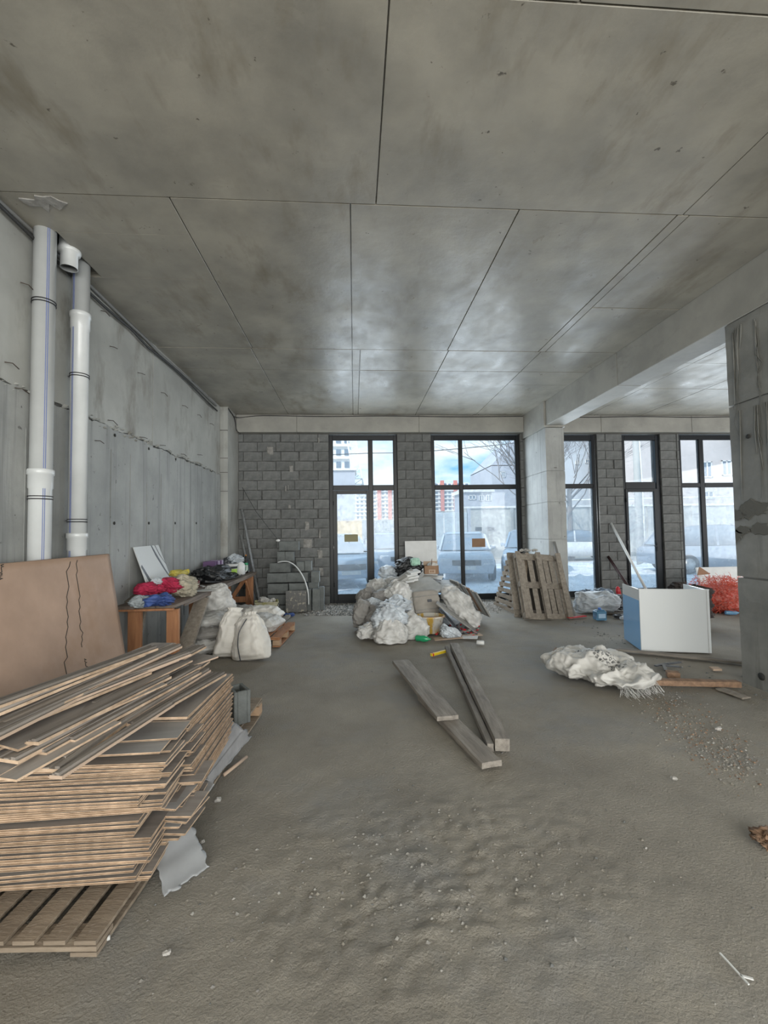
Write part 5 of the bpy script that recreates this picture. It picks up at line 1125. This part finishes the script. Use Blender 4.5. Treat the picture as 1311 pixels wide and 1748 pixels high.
for i in range(90):
    u = rnd.uniform(-.22, .22); e0 = d.normalized()*(L_*.52)+Vector((-d.y, d.x, 0)).normalized()*u+Vector((0, 0, rnd.uniform(-.07, .03)))
    e1 = e0+d.normalized()*rnd.uniform(.02, .09)+Vector((rnd.gauss(0, .03), rnd.gauss(0, .03), 0)); e1.z = -.07
    fr.tube([e0, e1], .0018, 3, cap=False)
tag(fr.build('frayed_threads', m_sack, ws), kind='stuff')
# timbers on the floor behind it
plank('long flat board on the floor in front of the white counter', at(1050, 1108, z=.02), at(1300, 1134, z=.02), .09, .03, m_old2, seed=41)
plank('brown timber on the floor between the crumpled sack and the pillar', at(1100, 1163, z=.03), at(1262, 1167, z=.03), .09, .055, m_darkw, seed=42)
plank('short brown timber stub on the floor behind the brown timber', at(1137, 1150, z=.03), at(1160, 1152, z=.03), .09, .06, m_darkw, seed=43, nL=3)
plank('short stick slanting on the floor left of the crumpled sack', at(936, 1124, z=.02), at(950, 1107, z=.02), .035, .03, m_darkw, seed=44, nL=4)
plank('thin batten on the floor behind the crumpled sack', at(948, 1106, z=.012), at(1010, 1112, z=.012), .04, .02, m_old2, seed=45)
plank('thin splintered board on the floor at the foot of the pillar', at(1228, 1175, z=.012), at(1275, 1192, z=.012), .1, .02, m_old, seed=46)
p = at(1220, 1143, z=.005); tag(MB().prism([(-.05, -.04), (.04, -.05), (.06, .03), (-.02, .05)], 0, .02).build('tile_shard', m_cardlt, None, p), 'pale tile shard on the floor left of the pillar', 'shard')
for i, (px, py, a) in enumerate([(1128, 1136, 20), (1143, 1138, -30), (1150, 1133, 10), (1135, 1142, 60)]):
    p = at(px, py, z=.01); tag(MB().bar((-.09, 0, .008), (.09, 0, .01), .03, .014).build('dark_splinter', m_bindk, None, p, (0, 0, R(a))), 'charred splinter of wood in the little cluster behind the timber stub', 'wood', 'charred splinters behind the timber stub')
p = at(1305, 1440, z=0); soft('rubble_clod', 'dark brown clod of debris on the floor at the right edge', 'rubble', (p.x+.03, p.y, 0), m_darkw, 'blob', (.12, .12, .05), seed=201, wr=.25, ground=0, freq=9)
# ---- loose gravel, rubble and dust crumbs on the screed
def scatter(name, lab, n_, gen, smin, smax, mats):
    mb = MB()
    for i in range(n_):
        x, y = gen(); s_ = smin+(smax-smin)*rnd.random()**2.5; z0 = floor_h(x, y)
        vv = [(math.cos(a)*s_*rnd.uniform(.7, 1.2), math.sin(a)*s_*rnd.uniform(.7, 1.2), rnd.uniform(-.1, .25)*s_) for a in np.arange(0, 6.2, 1.257)]
        vv.append((rnd.uniform(-.3, .3)*s_, rnd.uniform(-.3, .3)*s_, s_*rnd.uniform(.5, .9)))
        mb.add([(x+a, y+b, z0+c) for a, b, c in vv], [(j, (j+1) % 5, 5) for j in range(5)], rnd.randrange(len(mats)))
    return tag(mb.build(name, mats), lab, 'rubble', kind='stuff')
def g1():
    p = at(rnd.gauss(585, 45), min(1050, max(1026, rnd.gauss(1036, 7))), z=0); return p.x, p.y
scatter('rubble', 'pale rubble scattered over the floor in front of the glazed door', 3800, g1, .012, .04, [m_rubble, m_plaster, m_block])
def g2():
    p = at(rnd.gauss(840, 28), min(1046, max(1024, rnd.gauss(1033, 5))), z=0); return p.x, p.y
scatter('rubble', 'pale rubble scattered in front of the middle window', 1400, g2, .01, .035, [m_rubble, m_plaster])
def g3(): return rnd.uniform(-.9, 3.6), .7+7*rnd.random()**1.3
scatter('gravel', 'fine gravel crumbs strewn over the whole floor', 900, g3, .0025, .009, [m_rubble, m_block, m_floor])
def g4():
    t_ = rnd.random(); p = at(1110+t_*160+rnd.gauss(0, 22), 1185+t_*130+rnd.gauss(0, 22), z=0); return p.x, p.y
scatter('gravel', 'brownish gravel strewn from the crumpled sack towards the lower right', 1500, g4, .003, .012, [m_rubble, m_darkw, m_floor])
def g5():
    a = rnd.uniform(0, 6.28); r_ = rnd.gauss(.45, .2); return .3+1.3*r_*math.cos(a), 2.05+.6*r_*math.sin(a)
scatter('gravel', 'broken screed crumbs in the rough patch of floor near the camera', 700, g5, .003, .011, [m_floor, m_rubble])
def g6(): return rnd.choice([XL+.1, 3.6])+rnd.gauss(0, .12), rnd.uniform(2.9, 8)
scatter('gravel', 'crumbs gathered along the foot of the pillar and left wall', 500, g6, .004, .02, [m_rubble, m_block])
for i, (px, py, s_) in enumerate([(285, 1628, .012), (1226, 1246, .02), (1150, 1330, .015), (372, 1368, .018), (232, 1527, .012), (345, 1438, .01)]):
    p = at(px, py, z=0); vs, fs = soft_mesh('blob', s_*2.4, s_*1.6, s_*1.4, i, .2, 8, 6)
    tag(MB().add(vs, fs).build('pale_chip', m_plaster, None, (p.x, p.y, -.004)), ('pale chip on the floor below the front pallet', 'pale stone on the floor below the brown timber', 'pale stone in the right middle of the floor', 'white plaster chip right of the laminate pile', 'small white chip on the floor right of the front pallet', 'tiny pale chip by the torn grey sheet')[i], 'chip')
# ================================================================== OUTSIDE
gd = MB().box((-60, 9.95, -.12), (90, 20, -.05)).build('street', m_snow); tag(gd, kind='structure')
n = 60; vs = []; fs = []
for i in range(n+1):
    for j in range(n+1):
        x = -40+100*i/n; y = 20+100*(j/n)**1.5; z = -.05+.02*noise.noise(Vector((x*.3, y*.3, 0))); vs.append((x, y, z))
for i in range(n):
    for j in range(n): a = i*(n+1)+j; fs.append((a, a+n+1, a+n+2, a+1))
tag(MB().add(vs, fs, 0, True).build('far_ground', m_asp), kind='structure')
sh = MB()
for i in range(260):
    x, y = rnd.uniform(-3, 22), rnd.uniform(10.8, 20); s_ = rnd.uniform(.08, .35)
    vv = [(math.cos(a)*s_*rnd.uniform(.7, 1.2), math.sin(a)*s_*rnd.uniform(.5, .9), -.02) for a in np.arange(0, 6.2, .9)]; m_ = len(vv); vv.append((0, 0, s_*.35))
    sh.add([(x+a, y+b, -.05+c) for a, b, c in vv], [(j, (j+1) % m_, m_) for j in range(m_)], 0, True)
tag(sh.build('snow_lumps', m_snow), 'trampled snow lumps on the street outside the windows', 'snow', kind='stuff')
def car(lab, px, Y, yaw, m, L=4.4, Wd=1.8, Hh=1.5):
    p = at(px, 960, y=Y); t = empty('car', lab, 'car', (p.x, Y, -.04), (0, 0, yaw)); 
    S = [(-.5, .45, .62, .80), (-.485, .30, .78, .92), (-.40, .24, .86, .97), (-.25, .22, .90, 1), (-.1, .22, .93, 1), (.1, .22, .94, 1), (.3, .22, .94, 1), (.44, .26, .92, .97), (.49, .32, .84, .92), (.5, .5, .7, .82)]
    vs = []; 
    for x, zl, zh, w in S:
        hw = Wd/2*w; vs += [(x*L, -hw*.92, zl), (x*L, -hw, (zl+zh)/2), (x*L, -hw*.93, zh-.04), (x*L, -hw*.8, zh), (x*L, hw*.8, zh), (x*L, hw*.93, zh-.04), (x*L, hw, (zl+zh)/2), (x*L, hw*.92, zl)]
    fs = [(i*8+j, i*8+(j+1) % 8, i*8+8+(j+1) % 8, i*8+8+j) for i in range(len(S)-1) for j in range(8)]+[tuple(range(8))[::-1], tuple(range(len(vs)-8, len(vs)))]
    MB().add(vs, fs, 0, True).build('body', m, t)
    G = [(-.24, .93, .93, .86), (-.10, .93, Hh-.06, .74), (.02, .93, Hh, .72), (.22, .93, Hh-.02, .72), (.36, .93, Hh-.16, .74), (.44, .93, .95, .84)]; vs = []
    for x, zl, zh, w in G: hw = Wd/2*w; vs += [(x*L, -Wd/2*.88, zl), (x*L, -hw, zh-.03), (x*L, -hw*.86, zh), (x*L, hw*.86, zh), (x*L, hw, zh-.03), (x*L, Wd/2*.88, zl)]
    fs = [(i*6+j, i*6+(j+1) % 6, i*6+6+(j+1) % 6, i*6+6+j) for i in range(len(G)-1) for j in range(6)]; vs2 = [Vector(v) for v in vs]
    MB().add(vs2, fs, 0, True).build('cabin_glass', m_cglass, t)
    rf = MB()
    for i in range(1, 4):
        for s_ in (0,): rf.add([(vs2[i*6+2]+Vector((0, 0, .006))), (vs2[i*6+8]+Vector((0, 0, .006))), (vs2[i*6+9]+Vector((0, 0, .006))), (vs2[i*6+3]+Vector((0, 0, .006)))], [(0, 1, 2, 3)])
    for s_ in (1, -1):
        for i0, i1 in ((0, 1), (4, 5)):
            a = vs2[i0*6+(0 if s_ < 0 else 5)] if i0 == 0 else vs2[i0*6+(1 if s_ < 0 else 4)]; b = vs2[i1*6+(1 if s_ < 0 else 4)] if i0 == 0 else vs2[i1*6+(0 if s_ < 0 else 5)]
            rf.bar(a, b, .06, .05)
        rf.bar((.1*L, s_*Wd/2*.885, .93), (.09*L, s_*Wd/2*.73, Hh-.03), .07, .04)
    rf.build('roof', m, t)
    for sx, sy in ((-.31, -1), (-.31, 1), (.31, -1), (.31, 1)):
        w = MB().lathe([(.18, -.1), (.3, -.1), (.33, -.07), (.33, .07), (.3, .1), (.18, .1)], 22, mx=Matrix.Translation((sx*L, sy*(Wd/2-.1), .33)) @ Matrix.Rotation(R(90), 4, 'X')).build('wheel', m_tyre, t)
        MB().lathe([(0, -.105), (.19, -.105), (.2, .105), (0, .105)], 12, mx=Matrix.Translation((sx*L, sy*(Wd/2-.1), .33)) @ Matrix.Rotation(R(90), 4, 'X')).build('hubcap', m_steel, w)
    for sy in (-1, 1): MB().box((-.492*L, sy*.62-.16, .62), (-.47*L, sy*.62+.16, .74)).build('headlight', m_lampg, t, bevel=.02)
    MB().box((-.502*L, -.42, .52), (-.48*L, .42, .68)).build('grille', m_black, t); MB().box((-.508*L, -.26, .40), (-.495*L, .26, .5)).build('number_plate', m_white, t)
    for sy in (-1, 1): MB().box((-.14*L, sy*(Wd/2+.02)-.08, .95), (-.10*L, sy*(Wd/2+.02)+.08, 1.07)).build('mirror', m, t, bevel=.02)
    return t
car('silver car facing the middle window, left of its wide pane', 792, 15.0, R(78), cars_c[0])
car('dark blue car parked nose-in at the right edge of the middle window', 905, 16.2, R(66), cars_c[3], Hh=1.55)
car('slate car seen through the side pane right of the glazed door', 664, 17.5, R(98), cars_c[1])
car('blue-grey car seen through the glazed door', 572, 14.2, R(104), cars_c[3])
car('white car parked side-on seen through the narrow window right of the column', 985, 21.5, R(178), cars_c[2])
car('slate estate car seen through the rightmost window', 1225, 14.6, R(172), cars_c[1], L=4.7, Hh=1.62)
# perimeter wall of concrete panels with a coping pipe
y0 = 23.5
t = empty('perimeter_wall', 'grey concrete panel wall across the street behind the parked cars', 'wall', (6, y0, -.1))
xa, xb = at(793, 900, y=y0).x, at(1330, 900, y=y0).x; n_ = 7; pw = (xb-xa)/n_
for i in range(n_):
    x = xa+i*pw-6; MB().box((x+.03, -.08, 0), (x+pw-.03, .08, 2.78)).build('panel', m_fence, t, bevel=.01)
    MB().box((x-.1, -.14, 0), (x+.1, .14, 2.85)).build('post', m_fence, t)
MB().box((xa-6.1, -.16, 2.8), (xb-6, .16, 2.9)).build('coping', m_whitep, t); MB().tube([(xa-6+4, -.3, 3.15), (xb-6, -.3, 3.3)], .05, 8).build('pipe', m_whitep, t)
for px in (817, 838): p = at(px, 903, y=y0-.09); MB().box((p.x-6-.18, -.1, p.z+.1-.1), (p.x-6+.18, -.08, p.z+.1+.1)).build('hatch', m_bindk, t)
t = empty('metal_gate', 'pale metal gate left of the concrete wall, seen in the middle window', 'gate', (at(768, 900, y=22.5).x, 22.5, -.1))
for i in range(3): MB().box((-.9+i*.62, -.04, 0), (-.9+i*.62+.56, .04, 2.55)).build('leaf_panel', m_gatem, t, bevel=.01)
MB().box((.95, -.08, 0), (1.08, .08, 2.75)).build('post', m_greyw, t)
# generic building with window parts
def building(lab, px0, px1, pyt, Y, D, m, wins, zw=None, roof=None, base=900, extra=None):
    a = at(px0, 905, y=Y); b = at(px1, 905, y=Y); zt = at((px0+px1)/2, pyt, y=Y).z if pyt is not None else extra
    t = empty('building', lab, 'building', ((a.x+b.x)/2, Y+D/2, -.1)); w = (b.x-a.x)/2
    MB().box((-w, -D/2, 0), (w, D/2, zt+.1)).build('walls', m, t)
    if roof: MB().box((-w-.2, -D/2-.2, zt+.1), (w+.2, D/2+.2, zt+.1+roof)).build('roof', m_whitep, t)
    for (wx0, wx1, wy0, wy1) in wins:
        p = at(wx0, wy1, y=Y); q = at(wx1, wy0, y=Y); f_ = (q.x-p.x)*.09
        fx = MB()
        X0, X1, Z0, Z1 = p.x-t.location.x, q.x-t.location.x, p.z+.1, q.z+.1; yy = -D/2
        for c in ((X0, X1, Z0, Z0+f_), (X0, X1, Z1-f_, Z1), (X0, X0+f_, Z0, Z1), (X1-f_, X1, Z0, Z1), ((X0+X1)/2-f_/2, (X0+X1)/2+f_/2, Z0, Z1)): fx.box((c[0], yy-.07, c[2]), (c[1], yy-.01, c[3]))
        fo = fx.build('window', m_whitep, t); MB().box((X0+.01, yy-.03, Z0+.01), (X1-.01, yy-.012, Z1-.01)).build('pane', m_wglass, fo)
    return t
building('pale pink rendered house behind the wall in the rightmost window', 1096, 1340, 560, 27, 6, m_pinkw, [(1199, 1214, 788, 815), (1201, 1217, 838, 852), (1232, 1248, 786, 812)])
building('pale blue rendered house in the narrow right-hand windows', 955, 1100, 690, 34, 6, m_bluew, [(1078, 1088, 775, 803), (1100, 1111, 771, 779), (1079, 1086, 838, 850), (982, 988, 786, 793), (999, 1006, 784, 791), (1064, 1071, 745, 760)])
t = building('shaded grey house with a pitched gable behind the bare tree', 842, 958, 795, 42, 8, m_greyw, [(855, 862, 805, 815)])
a_ = at(842, 794, y=42); c1 = at(884, 748, y=42)
hw = (at(958, 800, y=42).x-a_.x)/2; MB().add([(-hw, -4, a_.z+.1), (hw, -4, a_.z+.1), (-hw*.25, -4, c1.z+.1), (-hw, 4, a_.z+.1), (hw, 4, a_.z+.1), (-hw*.25, 4, c1.z+.1)], [(0, 1, 2), (5, 4, 3), (0, 2, 5, 3), (2, 1, 4, 5)]).build('gable', m_greyw, t)
building('low blue-grey outbuilding behind the concrete wall', 796, 841, 840, 35, 4, m_greyw, [(800, 812, 845, 853), (818, 826, 845, 855), (830, 838, 845, 855)], roof=.3)
def storeys(lab, px0, px1, pyt, pyb, Y, D, nf, nc, m, stripes, name='apartment_block'):
    a = at(px0, pyb, y=Y); b = at(px1, pyt, y=Y); t = empty(name, lab, 'building', ((a.x+b.x)/2, Y+D/2, -.1)); w = (b.x-a.x)/2; zt = b.z+.1
    zb = a.z; MB().box((-w, -D/2, 0), (w, D/2, zt)).build('walls', m, t); fh = (zt-zb)/nf
    wm = MB().box((0, -.1, 0), (2*w/nc*.55, 0, fh*.5)).mesh('window', m_wglass); 
    for i in range(nf):
        for j in range(nc): link('window', wm, t, (-w+2*w/nc*(j+.22), -D/2-.001, zb+fh*(i+.3)))
        MB().box((-w-.1, -D/2-.35, zb+fh*i), (w+.1, -D/2, zb+fh*i+.22)).build('balcony_slab', m_whitep, t)
    for s_ in stripes: MB().box((-w+2*w*s_, -D/2-.5, zb), (-w+2*w*s_+.8, -D/2, zt+.5)).build('red_stripe', m_redst, t)
    return t
storeys('tall apartment block with red stripes seen beside the glazed door', 600, 700, 833, 887, 95, 12, 8, 14, m_whitep, (.44, .62, .9))
storeys('apartment block with red stripes seen in the left pane of the middle window', 735, 800, 824, 872, 98, 12, 7, 9, m_whitep, (.26, .6, .0))
storeys('white unfinished concrete tower rising in the upper pane above the door', 500, 598, 700, 890, 60, 10, 9, 7, m_whitep, (), 'unfinished_tower')
t = empty('hoist_mast', 'slanting lattice hoist mast beside the unfinished tower', 'mast', at(612, 815, y=56))
top_ = at(590, 735, y=56)-Vector(t.location); bot = at(608, 845, y=56)-Vector(t.location)
mb = MB(); wv = Vector((1.1, 0, 0))
mb.bar(bot, top_, .18, .18).bar(bot+wv, top_+wv, .18, .18)
for i in range(12): a = bot.lerp(top_, i/12); b = bot.lerp(top_, (i+1)/12); mb.bar(a, b+wv, .1, .1); mb.bar(a, a+wv, .1, .1)
mb.build('lattice', m_whitep, t)
building('blue-grey block in shade in front of the unfinished tower', 566, 607, 803, 52, 5, m_greyw, [(570, 578, 830, 840), (582, 590, 830, 840)], roof=.2)
building('low ochre shed seen through the glazed door', 560, 618, 889, 42, 4, m_ochre, [])
building('long low white building beyond the cars', 618, 800, 888, 60, 4, m_whitep, [])
# utility pole
p = at(1093, 940, y=18); t = empty('utility_pole', 'tall pale utility pole with a hanging cable in the narrow right window', 'pole', (p.x, 18, -.1)); MB().lathe([(.16, 0), (.11, 8)], 14).build('shaft', m_fence, t); MB().tube([(.14, -.1, 0), (.15, -.1, 3), (.05, -.14, 6), (-.1, -.12, 8)], .03, 6).build('cable', m_whitep, t)
wire('street_cable', 'black overhead cable crossing the upper panes outside', [at(480, 780, y=26), at(620, 774, y=26), at(720, 771, y=26), at(880, 756, y=26), at(1000, 735, y=26)], .022, m_cable)
# bare trees
def tree(lab, px, Y, hgt, seed, lean=(0, 0)):
    rr = random.Random(seed); p = at(px, 940, y=Y); t = empty('bare_tree', lab, 'tree', (p.x, Y, -.1)); tw = MB(); trunk = MB()
    trunk.tube([(0, 0, 0), (lean[0]*.3, 0, hgt*.2), (lean[0]*.6, 0, hgt*.42)], [.16, .13, .1], 9)
    def br(p, d, L, r, lv):
        q = p+d*L*.5+Vector((rr.gauss(0, .04), rr.gauss(0, .04), rr.gauss(0, .03)))*L; e = q+(d+Vector((rr.gauss(0, .15), rr.gauss(0, .15), .06))).normalized()*L*.5
        tw.tube([p, q, e], [r, r*.8, r*.55], 4 if lv else 6, cap=False)
        if lv < 4:
            for k in range(3 if lv < 3 else 2):
                a = rr.uniform(0, 6.28); s_ = rr.uniform(.5, .95)
                nd = (d+Vector((math.cos(a), math.sin(a)*.6, rr.uniform(-.2, .5)))*s_).normalized(); br(p.lerp(e, rr.uniform(.45, 1)), nd, L*rr.uniform(.6, .8), r*.55, lv+1)
    for k in range(9):
        a = rr.uniform(0, 6.28); br(Vector((lean[0]*rr.uniform(.3, .6), 0, hgt*rr.uniform(.25, .42))), Vector((math.cos(a)*.8, math.sin(a)*.5, rr.uniform(.5, 1.1))).normalized(), hgt*.26, .035, 0)
    trunk.build('trunk', m_bark, t); tag(tw.build('branches', m_bark, t), kind='stuff')
tree('bare winter tree at the right of the middle window', 905, 19.5, 8.5, 5)
tree('bare winter tree in the narrow window right of the column', 975, 21, 8.5, 9)
